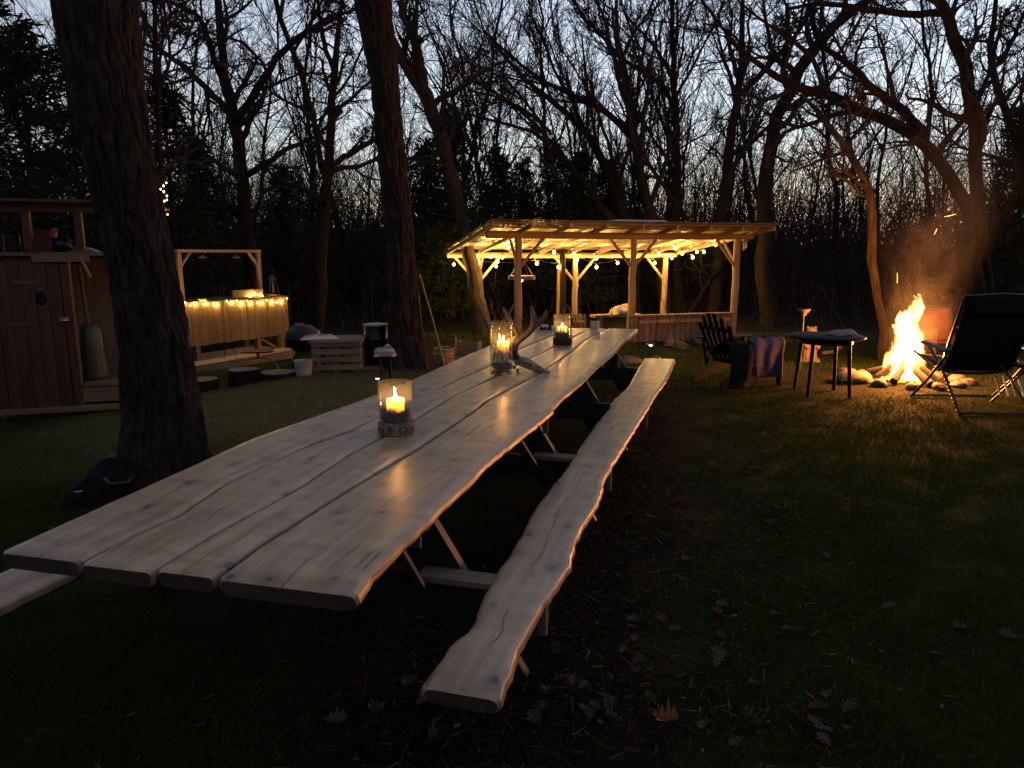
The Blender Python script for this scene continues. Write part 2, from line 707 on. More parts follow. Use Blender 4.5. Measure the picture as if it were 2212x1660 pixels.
def twig_levels(g, P, Rd, spec):
    """spec: list of dicts for grow(); returns joined arrays for all grown levels"""
    parts, allp = [], []
    cur = [(P, Rd)]
    for s in spec:
        s = dict(s)
        sides = s.pop('sides')
        keep = s.pop('keep', None)
        srcP, srcR = cur[-1]
        p, r = grow(g, srcP, srcR, **s)
        parts.append(tubes_np(p, r, sides))
        cur.append((p, r))
        allp.append((p, r))
    return join_np(parts), allp


OAK = [dict(K=7, t0=.2, length=(.25, .5), ang=(35, 75), n=8, wob=.2, up=.05, rr=.55, rmin=.02, sides=5),
       dict(K=6, t0=.2, length=(.3, .6), ang=(30, 70), n=6, wob=.24, up=.05, rr=.6, rmin=.011, sides=4),
       dict(K=5, t0=.15, length=(.35, .65), ang=(25, 65), n=5, wob=.26, up=.05, rr=.6, rmin=.008, sides=3),
       dict(K=4, t0=.15, length=(.4, .8), ang=(25, 60), n=4, wob=.26, up=.04, rr=.6, rmin=.0062, sides=3)]
FAN = [dict(K=8, t0=.12, length=(.35, .6), ang=(15, 42), n=9, wob=.09, up=.07, rr=.5, rmin=.018, sides=5),
       dict(K=7, t0=.12, length=(.35, .6), ang=(14, 38), n=7, wob=.10, up=.05, rr=.55, rmin=.011, sides=4),
       dict(K=6, t0=.1, length=(.35, .6), ang=(14, 40), n=5, wob=.12, up=.05, rr=.6, rmin=.0075, sides=3),
       dict(K=3, t0=.1, length=(.35, .7), ang=(14, 40), n=4, wob=.12, up=.03, rr=.6, rmin=.006, sides=3)]


def traced_tree(name, label, Y, lines, spec, seed, cat='tree', bark=None, group=None, sides=9, leaves=0, tw=1.0):
    """lines: lists of (px, py, radius px); the first is the trunk, its first point stands on the ground"""
    g = rnd(seed)
    P, Rr = [], []
    tr = []
    for li, ln in enumerate(lines):
        k = np.arange(len(ln)) / max(1, len(ln) - 1)
        dy = (g.random() - .5) * (0 if li == 0 else 5.0)
        pts = [at(px, py, Y + (dy * kk if li else .4 * math.sin(kk * 5 + seed))) for (px, py, r), kk in zip(ln, k)]
        rad = [r * p.y / F for (px, py, r), p in zip(ln, pts)]
        if li == 0:
            p0 = pts[0]
            zg = gzf(p0.x, p0.y)
            if p0.z > zg + .3:
                d = (pts[0] - pts[1])
                d = d / max(1e-6, abs(d.z))
                e = Vector((p0.x + d.x * (p0.z - zg) * .35, p0.y, zg - .1))
                pts = [e] + pts
                rad = [rad[0] * 1.25] + rad
            else:
                pts = [Vector((p0.x, p0.y, zg - .1))] + pts[1:]
                rad[0] *= 1.2
        p, r = resample([tuple(q) for q in pts], rad, 16)
        wig = g.normal(size=(16, 3)) * r[:, None] * .25
        p[1:-1] += wig[1:-1]
        tr.append(tubes_np(p[None], r[None], sides))
        P.append(p)
        Rr.append(r)
    base = P[0][0].copy()
    root = thing(name, label, cat, tuple(base), group=group)
    V, Q, gr = join_np(tr)
    link('trunk', np_mesh('trunk', V - base, Q, bark or BARK2, True, gr), root)
    PP, RR = np.stack(P), np.stack(Rr)
    # twigs start above the lit lower part of the trunk
    PP2 = PP.copy()
    if len(PP) and PP[0][-1][2] > 3.0:
        k0 = int(np.argmax(PP[0][:, 2] > 1.6))
        k0 = min(k0, 11)
        idx = np.linspace(k0, 15, 16)
        PP2[0] = np.stack([np.interp(idx, np.arange(16), PP[0][:, c]) for c in range(3)], 1)
    (V, Q, gr), allp = twig_levels(g, PP2, RR, spec)
    link('crown', np_mesh('crown', V - base, Q, TWIG, False, gr), root)
    if leaves:
        p = allp[-1][0][:, -1]
        p = p[g.permutation(len(p))[:leaves // 5]]
        leaf_cloud(root, p - base, g, 5, .07, DRYLEAF, 'leaves')
    return root


def leaf_cloud(root, pts, g, k, size, mat, name):
    """k hanging leaf-shaped faces round each point"""
    n = len(pts)
    c = np.repeat(pts, k, 0) + g.normal(size=(n * k, 3)) * size * .9
    d = g.normal(size=(n * k, 3)) + np.array([0, 0, -1.1])
    d /= np.linalg.norm(d, axis=1, keepdims=True)
    s = np.cross(d, g.normal(size=d.shape))
    s /= np.linalg.norm(s, axis=1, keepdims=True)
    u = np.cross(s, d)
    L = size * (.7 + .8 * g.random((n * k, 1)))
    v = np.stack([c, c + d * L * .5 + s * L * .3 + u * L * .08, c + d * L, c + d * L * .5 - s * L * .3 + u * L * .08], 1)
    i = np.arange(n * k * 4).reshape(-1, 4)
    return link(name, np_mesh(name, v.reshape(-1, 3), i, mat, False, v.reshape(-1, 3)), root)


DRYLEAF = m_leaf('dry_oak_leaf', (.11, .045, .022))
CEDARLEAF = m_leaf('cedar_foliage', (.022, .030, .017), .15)


# ------------------------------------------------------------------ ground
def m_lawn():
    m = Mat('lawn_soil_and_turf')
    o = m.obj()
    n1 = m.noise(o, .55, 5, .6)
    n2 = m.noise(o, 7, 6, .7)
    turf = m.ramp(n2, [(.3, (.010, .016, .003)), (.7, (.028, .036, .009))])
    soil = m.ramp(n2, [(.3, (.004, .0034, .0014)), (.7, (.013, .0105, .005))])
    sx = m.n('SeparateXYZ')
    m.l(o, sx.inputs[0])
    # trodden bare strip along the long table
    ax = m.math('SUBTRACT', m.math('MULTIPLY', sx.outputs[0], .9634), m.math('MULTIPLY', sx.outputs[1], .2689))
    dd = m.math('ABSOLUTE', m.math('SUBTRACT', ax, -.66))
    dd = m.math('ADD', dd, m.math('MULTIPLY', m.math('SUBTRACT', m.noise(o, 1.6, 4), .5), 1.3))
    yy = m.math('GREATER_THAN', sx.outputs[1], 9.0)
    bare = m.math('MULTIPLY', m.ramp(dd, [(.35, 1.0), (1.15, 0.0)]), m.math('SUBTRACT', 1.0, yy))
    # dry ground round the fire and under the wood
    vm = m.n('VectorMath', operation='DISTANCE')
    m.l(o, vm.inputs[0])
    vm.inputs[1].default_value = (4.9, 9.3, 0)
    fr = m.ramp(m.math('ADD', m.math('MULTIPLY', vm.outputs['Value'], .3), m.math('MULTIPLY', n1, .25)), [(.40, 1.0), (.72, 0.0)])
    far = m.math('GREATER_THAN', sx.outputs[1], 19.0)
    bare = m.math('MAXIMUM', bare, m.math('MAXIMUM', fr, far))
    bare = m.math('MAXIMUM', bare, m.ramp(n1, [(.64, 0.0), (.80, .5)]))
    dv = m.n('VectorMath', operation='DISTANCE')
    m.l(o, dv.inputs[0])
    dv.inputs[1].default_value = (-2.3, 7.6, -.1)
    dry = m.ramp(m.math('ADD', m.math('MULTIPLY', dv.outputs['Value'], .2), m.math('MULTIPLY', n1, .5)), [(.48, .8), (.85, 0.0)])  # dry tan turf, made paler to stand for warm light falling here
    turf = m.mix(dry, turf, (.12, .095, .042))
    col = m.mix(bare, turf, soil)
    m.bsdf(col, .95, bump=n2, bs=.8, bd=.03, Specular_IOR_Level=.05)
    return m.m


def build_ground():
    xs = np.unique(np.concatenate([np.linspace(-160, -14, 50), np.linspace(-14, 16, 151), np.linspace(16, 160, 50)]))
    ys = np.unique(np.concatenate([np.linspace(-12, 0, 14), np.linspace(0, 24, 121), np.linspace(24, 150, 90)]))
    X, Y = np.meshgrid(xs, ys)
    g = rnd(3)
    Z = gz(X, Y) + np.where(Y > 50, g.normal(size=X.shape) * .4, g.normal(size=X.shape) * .006)
    V = np.stack([X, Y, Z], -1).reshape(-1, 3)
    i = np.arange(X.size).reshape(X.shape)
    Q = np.stack([i[:-1, :-1], i[:-1, 1:], i[1:, 1:], i[1:, :-1]], -1).reshape(-1, 4)
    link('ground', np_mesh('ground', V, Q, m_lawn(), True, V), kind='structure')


build_ground()

TAX = (math.sin(R(15.6)), math.cos(R(15.6)))           # long axis of the table


def bare_np(x, y):
    """chance that no grass grows at a point"""
    w = .25 * np.sin(2.1 * y + 1.3 * np.sin(4 * x)) * np.sin(3.3 * x + 1) + .12 * np.sin(7 * x + 2) * np.sin(6 * y)
    a = np.abs(x * TAX[1] - y * TAX[0] + .66)
    t = 1 - ss(.55, 1.15, a + w + .6 * ss(6.5, 9, y))
    d = np.hypot(x - 4.75, y - 9.15)
    f = 1 - ss(.8, 1.9, d + 1.5 * w)
    return np.maximum(t, f)


def m_grass():
    m = Mat('grass_blades')
    g = m.gr()
    n1 = m.noise(m.obj(), .8, 4)
    n2 = m.noise(g, 60, 1)
    col = m.ramp(n2, [(.32, (.018, .036, .004)), (.58, (.042, .066, .010)), (.80, (.100, .086, .025))])
    col = m.mix(m.ramp(n1, [(.48, 0.0), (.66, .6)]), col, (.050, .042, .013))
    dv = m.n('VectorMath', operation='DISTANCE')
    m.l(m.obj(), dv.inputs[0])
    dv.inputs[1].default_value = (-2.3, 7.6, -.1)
    dry = m.ramp(m.math('ADD', m.math('MULTIPLY', dv.outputs['Value'], .2), m.math('MULTIPLY', n1, .5)), [(.48, .85), (.85, 0.0)])  # same patch on the blades: dry grass plus painted warm light
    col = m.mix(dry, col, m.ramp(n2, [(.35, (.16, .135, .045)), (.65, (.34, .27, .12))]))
    d = m.n('BsdfDiffuse')
    t = m.n('BsdfTranslucent')
    mx = m.n('MixShader')
    mx.inputs[0].default_value = .3
    m.l(col, d.inputs[0])
    m.l(col, t.inputs[0])
    m.l(d.outputs[0], mx.inputs[1])
    m.l(t.outputs[0], mx.inputs[2])
    m.l(mx.outputs[0], m.out.inputs[0])
    return m.m


def build_grass():
    g = rnd(11)
    N = 720000
    # denser close to the viewer; an irregular field of single blades
    y = 1.2 + 17.0 * g.random(N) ** 1.7
    x = (g.random(N) - .5) * 2 * (1.6 + y * .80)
    tuft = np.sin(5.1 * x + 2 * np.sin(3 * y)) * np.sin(4.3 * y + 1.7 * np.sin(2.2 * x))
    k = g.random(N) > bare_np(x, y) * .86
    x, y = x[k], y[k]
    n = len(x)
    z = gz(x, y)
    h = (.016 + .030 * g.random(n)) * (.92 + .15 * tuft[k])
    h = np.where(g.random(n) < .03, h * 1.8, h)
    a = g.random(n) * 2 * np.pi
    w = .0016 + .0012 * g.random(n) + .00022 * y
    lx, ly = g.normal(size=n) * h * .55, g.normal(size=n) * h * .55
    dx, dy = np.cos(a) * w, np.sin(a) * w
    v0 = np.stack([x - dx, y - dy, z - .004], 1)
    v1 = np.stack([x + dx, y + dy, z - .004], 1)
    v2 = np.stack([x + lx, y + ly, z + h], 1)
    V = np.stack([v0, v1, v2], 1).reshape(-1, 3)
    T = np.arange(n * 3).reshape(-1, 3)
    gr = np.repeat(g.random((n, 3)) * 5, 3, 0)
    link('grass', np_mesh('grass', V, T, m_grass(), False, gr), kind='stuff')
    tag(bpy.data.objects['grass'], 'short dark lawn grass with dry blades mixed in', None)


build_grass()


def build_litter():
    """bark chips, straw and leaf scraps on the trodden strip and scattered in the grass"""
    g = rnd(21)
    m = Mat('straw_and_chips')
    n2 = m.noise(m.gr(), 50, 1)
    m.bsdf(m.ramp(n2, [(.3, (.012, .007, .004)), (.58, (.032, .020, .012)), (.75, (.12, .085, .05))]), .9, Specular_IOR_Level=.1)
    N = 15000
    u = 1.0 + 8.2 * g.random(N) ** 1.3
    v = -.55 + g.normal(size=N) * .75
    x = u * TAX[0] + v * TAX[1]
    y = u * TAX[1] - v * TAX[0]
    k = (y > .9)
    x, y = x[k], y[k]
    N2 = 1900
    yy = 1.3 + 14 * g.random(N2) ** 1.4
    xx = (g.random(N2) - .5) * 2 * (1 + yy * .75)
    x, y = np.concatenate([x, xx]), np.concatenate([y, yy])
    n = len(x)
    z = gz(x, y) + .006 + .03 * g.random(n)
    L = .008 + .035 * g.random(n) ** 2.4
    w = .0014 + .005 * g.random(n) ** 2
    a = g.random(n) * 2 * np.pi
    tl = g.normal(size=n) * .22
    d = np.stack([np.cos(a), np.sin(a), tl], 1)
    s = np.stack([-np.sin(a), np.cos(a), g.normal(size=n) * .3], 1)
    c = np.stack([x, y, z], 1)
    b = np.stack([np.zeros(n), np.zeros(n), L * .15], 1)
    v = np.stack([c - d * L[:, None] - s * w[:, None], c - d * L[:, None] + s * w[:, None], c + d * L[:, None] + s * w[:, None] * .6 + b, c + d * L[:, None] - s * w[:, None] * .6 + b], 1)
    V = v.reshape(-1, 3)
    link('leaf_litter', np_mesh('leaf_litter', V, np.arange(n * 4).reshape(-1, 4), m.m, False, np.repeat(g.random((n, 3)) * 5, 4, 0)), kind='stuff')
    tag(bpy.data.objects['leaf_litter'], 'straw, bark chips and leaf scraps strewn under and around the long table')


build_litter()

# oak leaves lying about
def leaf_mesh(seed, curl):
    g = rnd(seed)
    prof = [(0, .006), (.14, .012), (.22, .09), (.30, .06), (.42, .25), (.50, .10), (.60, .36), (.70, .13), (.80, .24), (.90, .11), (1.0, .02)]
    mid, lf, rt = [], [], []
    for t, w in prof:
        z = curl * (t - .5) ** 2
        e = curl * 1.2 * w
        jl, jr = 1 + .35 * (g.random() - .5), 1 + .35 * (g.random() - .5)
        mid.append((t - .5, .03 * math.sin(t * 4), z))
        lf.append((t - .5 + .05 * w, w * jl, z + e + .03 * g.random()))
        rt.append((t - .5 + .05 * w, -w * jr, z + e + .03 * g.random()))
    return np.array(lf + mid + rt), [(i, i + 1, 12 + i, 11 + i) for i in range(10)] + [(11 + i, 12 + i, 23 + i, 22 + i) for i in range(10)]


LEAFM = m_plain('dry_leaf', (.075, .050, .034), .9, .35, 14, .2, Specular_IOR_Level=.15)
LEAFO = m_plain('orange_leaf', (.30, .125, .045), .7, .25, 14, .2)
_lm = []
for q in range(4):
    V, f = leaf_mesh(q, .3 + .35 * q)
    me = bpy.data.meshes.new('fallen_leaf')
    me.from_pydata([tuple(v) for v in V], [], f)
    me.materials.append(LEAFM)
    _lm.append(me)
_g = random.Random(5)


def lay_leaf(p, size, me, label, group):
    o = bpy.data.objects.new('fallen_leaf', me)
    COL.objects.link(o)
    o.location = (p.x, p.y, gzf(p.x, p.y) + .028)
    o.rotation_euler = (_g.uniform(-.35, .35), _g.uniform(-.35, .35), _g.uniform(0, 6.28))
    o.scale = (size, size, size)
    tag(o, label, 'leaf', group)
    return o


for q in range(84):
    if q < 50:
        px, py = _g.uniform(1130, 1800), 960 + 660 * _g.random() ** 1.2
        if px < 1500 - (py - 780) * .55 + 20:
            px += 330
    elif q < 66:
        px, py = _g.uniform(700, 1500), _g.uniform(1400, 1640)
    else:
        px, py = _g.uniform(1500, 2200), _g.uniform(900, 1640)
    p = G(px, py)
    lay_leaf(p, _g.uniform(.06, .10), _lm[q % 4], 'dry brown lobed oak leaf lying flat on the dark grass', 'oak leaves fallen on the lawn')
me = _lm[3].copy()
me.materials.clear()
me.materials.append(LEAFO)
o = lay_leaf(G(1440, 1575), .125, me, 'single orange curled oak leaf on the dark grass in front of the bench end', None)
o.rotation_euler = (.5, -.2, -.7)

# ------------------------------------------------------------------ the wood: traced trees
BIG = m_bark('deep_oak_bark', (.010, .007, .006), (.062, .045, .036), 30, .8, .012)


def vnoise(u, v, pu, seed):
    """smooth value noise, periodic in u with period pu (integers)"""
    g = rnd(seed)
    T = g.random((pu, 512))
    i, j = np.floor(u).astype(int), np.floor(v).astype(int)
    fu, fv = u - i, v - j
    fu, fv = fu * fu * (3 - 2 * fu), fv * fv * (3 - 2 * fv)
    a, b = T[i % pu, j % 512], T[(i + 1) % pu, j % 512]
    c, d = T[i % pu, (j + 1) % 512], T[(i + 1) % pu, (j + 1) % 512]
    return (a * (1 - fu) + b * fu) * (1 - fv) + (c * (1 - fu) + d * fu) * fv


def ridged_trunk(P, Rd, na, nl, depth, seed, flare=.75, plates=15):
    """thick trunk whose bark ridges are real relief"""
    p, r = resample(P, Rd, nl)
    T = np.gradient(p, axis=0)
    T /= np.linalg.norm(T, axis=1, keepdims=True)
    X = np.cross(T, np.array([0, 1.0, 0]))
    X /= np.linalg.norm(X, axis=1, keepdims=True)
    Y = np.cross(T, X)
    L = np.concatenate([[0], np.cumsum(np.linalg.norm(np.diff(p, axis=0), axis=1))])
    A = np.linspace(0, 2 * np.pi, na, endpoint=False)
    U, Lg = np.meshgrid(A / (2 * np.pi), L)
    warp = (vnoise(U * 8, Lg * 3.0, 8, seed) - .5) * .045 + (vnoise(U * 16, Lg * 9, 16, seed + 4) - .5) * .03
    u = (U + warp) * plates
    a = np.abs(vnoise(u * 1.0, Lg * 2.4 + 3, plates, seed + 1) - .5) * 2
    b = np.abs(vnoise(u * 2, Lg * 6.0, plates * 2, seed + 2) - .5) * 2
    c = vnoise(u * 6, Lg * 30, plates * 6, seed + 3)
    h = .6 * np.minimum(a * 2.2, 1) + .35 * np.minimum(b * 1.8, 1) + .22 * c
    lump = (vnoise(U * 5, Lg * 1.2, 5, seed + 7) - .5) * .14
    fl = flare * np.exp(-L / .28)[:, None] * (1 + .5 * np.sin(A * 5 + seed)[None] * .6)
    rr = r[:, None] * (1 + lump + fl) + depth * (h - .75)
    V = p[:, None] + rr[..., None] * (X[:, None] * np.cos(A)[None, :, None] + Y[:, None] * np.sin(A)[None, :, None])
    i = np.arange(na * nl).reshape(nl, na)
    Q = np.stack([i[:-1], np.roll(i[:-1], -1, 1), np.roll(i[1:], -1, 1), i[1:]], -1).reshape(-1, 4)
    gr = np.stack([np.broadcast_to(r[:, None] * np.cos(A), rr.shape), np.broadcast_to(r[:, None] * np.sin(A), rr.shape), np.broadcast_to(L[:, None], rr.shape)], -1).reshape(-1, 3)
    return V.reshape(-1, 3), Q[:, ::-1], gr


def big_tree(name, label, base_px, pts, Y, na, nl, depth, seed, top, plates=15):
    P = [at(px, py, Y) for px, py, r in pts]
    Rd = [r * Y / F for px, py, r in pts]
    zb = gzf(P[0].x, Y)
    P[0].z = zb - .08
    d = P[-1] - P[-2]
    d.normalize()
    P += [P[-1] + d * top * .5, P[-1] + d * top + Vector((.2, .3, 0))]
    Rd += [Rd[-1] * .85, Rd[-1] * .5]
    base = np.array(P[0])
    root = thing(name, label, 'tree', tuple(base))
    V, Q, gr = ridged_trunk([tuple(p) for p in P], Rd, na, nl, depth, seed, plates=plates)
    link('trunk', np_mesh('trunk', V - base, Q, BIG, True, gr), root)
    g = rnd(seed)
    n = len(P)
    q, r = resample([tuple(p) for p in P[-3:]], Rd[-3:], 12)
    spec = [dict(K=8, t0=.1, length=(-2.2, -4.2), ang=(40, 80), n=10, wob=.16, up=.04, rr=.35, rmin=.03, sides=6)] + OAK[1:4]
    (V, Q, gr), ap = twig_levels(g, q[None], r[None], spec)
    link('crown', np_mesh('crown', V - base, Q, TWIG, False, gr), root)
    return root


big_tree('oak_tree', 'thick leaning oak with deeply ridged bark standing beside the near end of the long table', None,
         [(360, 1050, 74), (357, 957, 70), (339, 788, 67), (320, 660, 65), (302, 568, 64), (278, 450, 63), (254, 334, 66), (231, 200, 70), (205, 0, 75)], 5.0, 420, 640, .040, 5, 5.0, 24)
big_tree('oak_tree', 'dark straight oak trunk rising behind the table between the pallet box and the pavilion', None,
         [(884, 822, 40), (880, 770, 37), (868, 570, 30), (857, 440, 29), (842, 300, 28), (826, 150, 29), (806, 0, 35)], 10.2, 220, 460, .042, 9, 5.0, 22)

TR = [
 ('leaning_tree', 'grey trunk leaning left over the pavilion corner, its foot lit yellow by bulbs', 18.75, OAK, 31,
  [[(1040, 752, 20), (1030, 660, 18), (1022, 600, 17), (1004, 530, 14), (996, 445, 13), (980, 384, 13), (963, 321, 14), (946, 267, 14), (926, 221, 15), (899, 167, 13), (869, 127, 11), (839, 73, 9), (815, 10, 8)],
   [(926, 221, 12), (916, 180, 11), (899, 100, 10), (883, 57, 9), (863, 0, 8)]]),
 ('bare_tree', 'bare trees leaning hard to the left with long sweeping limbs above the pavilion roof', 24, FAN, 33,
  [[(1370, 520, 11), (1364, 488, 11), (1335, 410, 10), (1307, 351, 9), (1260, 277, 7), (1224, 241, 6), (1177, 210, 5), (1133, 174, 4), (1093, 130, 3), (1060, 84, 2)],
   [(1330, 480, 8), (1274, 414, 6), (1214, 334, 5), (1180, 294, 4), (1140, 254, 4), (1097, 214, 3), (1030, 180, 2)],
   [(1260, 277, 5), (1235, 215, 4), (1200, 160, 3), (1180, 100, 3), (1150, 40, 2)]]),
 ('bare_tree', 'bare tree with a fan of fine upright twigs, its trunk curving left above the pavilion', 23, FAN, 34,
  [[(1425, 540, 12), (1411, 481, 12), (1381, 368, 11), (1367, 301, 10), (1361, 200, 8), (1351, 134, 7), (1331, 104, 5), (1327, 50, 4), (1331, 0, 3)],
   [(1370, 300, 8), (1357, 281, 7), (1307, 237, 6), (1264, 214, 6), (1217, 197, 5), (1173, 177, 4), (1110, 130, 3), (1040, 60, 2)],
   [(1351, 134, 4), (1310, 90, 3), (1270, 50, 3), (1240, 0, 2)], [(1345, 120, 4), (1370, 70, 3), (1400, 30, 3), (1420, -20, 2)]]),
 ('bare_tree', 'straight slender bare tree right of the fan twigged tree behind the pavilion roof', 25, FAN, 35,
  [[(1462, 560, 10), (1458, 488, 10), (1466, 380, 9), (1468, 301, 8), (1458, 234, 7), (1454, 140, 6), (1451, 67, 5), (1450, -20, 4)],
   [(1458, 234, 5), (1430, 180, 4), (1390, 150, 4), (1340, 130, 2)], [(1454, 170, 5), (1420, 110, 4), (1390, 75, 3), (1350, 30, 2)]]),
 ('bare_tree', 'dark forked bare tree whose right fork slants up to the right above the pavilion edge', 24, OAK, 36,
  [[(1545, 600, 13), (1555, 490, 12), (1575, 348, 10), (1582, 252, 9), (1602, 205, 8), (1598, 149, 6), (1598, 109, 6), (1603, 50, 5), (1605, -10, 4)],
   [(1602, 205, 7), (1645, 159, 6), (1685, 113, 5), (1728, 66, 4), (1757, 10, 4)],
   [(1598, 109, 4), (1560, 60, 3), (1530, 20, 3), (1500, -20, 2)]]),
 ('bare_tree', 'thick bare tree bending right, standing just past the right end of the pavilion', 21, OAK, 37,
  [[(1661, 705, 17), (1655, 600, 16), (1651, 477, 15), (1658, 348, 14), (1675, 249, 13), (1704, 202, 13), (1731, 143, 12), (1764, 80, 11), (1804, 46, 10), (1854, 17, 8), (1897, -10, 7)],
   [(1704, 202, 7), (1690, 150, 6), (1705, 80, 5), (1700, 10, 4)], [(1764, 80, 6), (1755, 40, 5), (1765, -10, 4)]]),
 ('bare_tree', 'long bare trunk slanting steeply left across the other trees above the fire', 15, OAK, 38,
  [[(2130, 560, 14), (2090, 430, 13), (2049, 365, 12.5), (1993, 292, 12), (1956, 272, 12), (1877, 249, 11), (1797, 215, 10), (1761, 196, 9), (1711, 189, 8), (1658, 159, 6), (1612, 123, 5), (1565, 76, 4)],
   [(1993, 292, 10), (1936, 225, 9), (1880, 189, 8), (1847, 152, 7), (1810, 119, 6), (1771, 96, 4)]]),
 ('bare_tree', 'tall bare trunk at the right above the fire with one long level limb', 14, OAK, 39,
  [[(2116, 640, 14), (2112, 497, 13), (2109, 365, 12.5), (2109, 298, 12.5), (2105, 225, 12.5), (2086, 166, 13), (2069, 99, 12), (2043, 43, 11), (2023, -10, 10)],
   [(2060, 35, 8), (2026, 28, 7), (1976, 31, 7), (1893, 23, 6), (1810, 13, 5), (1761, 7, 4), (1700, 20, 3)],
   [(2109, 225, 5), (2135, 166, 4), (2150, 100, 4), (2175, 20, 3)]]),
 ('crooked_tree', 'thin crooked sapling lit orange directly behind the campfire', 11.6, OAK, 40,
  [[(1909, 740, 10), (1905, 690, 9), (1890, 607, 9), (1877, 558, 10), (1887, 500, 9), (1887, 431, 9), (1870, 371, 8), (1834, 331, 7), (1800, 282, 6), (1764, 245, 5), (1731, 205, 3)],
   [(1834, 331, 5), (1831, 295, 4), (1835, 260, 3), (1850, 200, 2)]]),
 ('bare_tree', 'bare tree with wavy stem at the far right edge of the wood', 19, OAK, 41,
  [[(2240, 500, 9), (2208, 351, 9), (2182, 265, 8), (2159, 199, 7), (2135, 166, 7), (2132, 116, 6), (2145, 50, 5), (2152, -10, 4)],
   [(2135, 166, 5), (2170, 120, 5), (2200, 60, 4), (2220, 10, 4)]]),
 ('spreading_oak', 'spreading bare oak with crooked limbs behind the plank box hung with fairy lights', 18, OAK, 42,
  [[(545, 700, 15), (540, 620, 15), (535, 521, 14), (521, 401, 13), (515, 284, 13), (495, 217, 11), (481, 150, 9), (475, 90, 8), (471, 0, 7)],
   [(515, 254, 9), (548, 207, 8), (585, 140, 7), (635, 84, 6), (679, 63, 5), (740, 30, 3)],
   [(510, 260, 8), (470, 215, 7), (420, 165, 6), (370, 120, 5), (300, 90, 3)],
   [(495, 217, 7), (450, 90, 6), (431, 33, 5), (355, 0, 4)], [(530, 380, 7), (580, 350, 6), (620, 320, 5), (680, 300, 4), (740, 240, 3)],
   [(520, 470, 6), (470, 430, 5), (430, 440, 4), (400, 400, 3)]]),
 ('bare_tree', 'tall bare forked tree between the two thick oaks with drooping side limbs', 16, OAK, 43,
  [[(688, 715, 13), (692, 620, 12), (698, 520, 11), (705, 401, 11), (716, 301, 9), (719, 200, 8), (722, 134, 7), (735, 60, 5), (741, -10, 4)],
   [(720, 150, 5), (700, 100, 5), (690, 40, 4), (686, -10, 3)], [(700, 440, 6), (650, 405, 5), (600, 390, 4), (560, 350, 3)],
   [(716, 360, 6), (760, 330, 6), (800, 310, 5), (840, 270, 4)]]),
 ('slender_tree', 'slender straight tree close behind the leaning oak, wound with fairy lights', 9.6, OAK, 44,
  [[(352, 640, 7), (353, 520, 7), (349, 400, 6), (340, 267, 5), (334, 134, 5), (334, -10, 4)],
   [(340, 210, 4), (370, 130, 3), (352, 0, 3)]]),
 ('bare_tree', 'bare sapling leaning right inside the wood behind the pavilion wall', 23.5, OAK[1:], 45,
  [[(1482, 702, 5), (1500, 660, 5), (1530, 610, 4), (1556, 575, 4), (1600, 500, 3)], [(1532, 606, 3), (1520, 575, 2.4), (1498, 560, 2)]]),
]
for nm, lb, Y, sp, sd, ln in TR:
    traced_tree(nm, lb, Y, ln, sp, sd, bark=LITBARK if nm in ('leaning_tree', 'crooked_tree') else None)

# oak that kept its brown leaves
t = traced_tree('oak_tree', 'oak sapling with clumps of brown dead leaves left of the pavilion roof', 20,
                [[(1215, 560, 6), (1205, 420, 5), (1188, 285, 4), (1120, 275, 3.5), (1050, 258, 3), (1000, 245, 2)],
                 [(1188, 285, 4), (1140, 240, 3), (1100, 222, 3), (1060, 205, 2), (1010, 195, 1.5)],
                 [(1190, 290, 3), (1110, 190, 2.4), (1090, 170, 2), (1080, 140, 1.5)]], OAK[1:], 47, leaves=650)


# generic trees of the wood further back: six shapes, copied
def generic_tree(seed, h, spec, leaves=0):
    g = rnd(seed)
    n = 14
    t = np.linspace(0, 1, n)
    lean = g.normal(size=2) * .12
    P = np.stack([np.cumsum(g.normal(size=n) * .12) + lean[0] * t * h, np.cumsum(g.normal(size=n) * .12) + lean[1] * t * h, t * h - .15], 1)
    P[:, :2] -= P[0, :2]
    Rd = .105 * (1 - .72 * t)
    mainV = tubes_np(P[None], Rd[None], 7)
    lp, lr = grow(g, P[None], Rd[None], K=6, t0=.3, length=(.28, .5), ang=(25, 60), n=12, wob=.15, up=.10, rr=.62, rmin=.026)
    V, Q, gr = join_np([mainV, tubes_np(lp, lr, 5)])
    PP = np.concatenate([np.stack([np.interp(np.linspace(4, n - 1, 12), np.arange(n), P[:, c]) for c in range(3)], 1)[None], lp])
    RR = np.concatenate([np.interp(np.linspace(4, n - 1, 12), np.arange(n), Rd)[None], lr])
    return np_mesh('trunk', V, Q, BARK2, True, gr), PP, RR, g


kinds = []
for s, h, sp in ((61, 13, OAK), (62, 11, FAN), (63, 14, OAK), (64, 12, OAK), (65, 9, FAN), (66, 12, FAN)):
    me, PP, RR, g = generic_tree(s, h, sp)
    (V, Q, gr), _ = twig_levels(g, PP, RR, [dict(sp[1], K=7), dict(sp[2], K=6), dict(sp[3], K=4)])
    kinds.append((me, np_mesh('crown', V, Q, TWIG, False, gr)))
GL = 'thin bare leafless tree standing in the dusky wood behind the yard'
g = rnd(70)
for k in range(74):
    Y = 24.5 + 25 * ((k * .618) % 1)
    px = -60 + (2320) * ((k + .5 + .5 * (g.random() - .5)) / 74)
    p = at(px, 600, Y)
    root = thing('woodland_tree', GL, 'tree', (p.x, Y, gzf(p.x, Y)), g.random() * 6.28, 'bare trees in the wood behind the yard')
    sc_ = .75 + .5 * g.random()
    root.scale = (sc_, sc_, sc_)
    me, cr = kinds[k % 6]
    link('trunk', me, root)
    link('crown', cr, root)


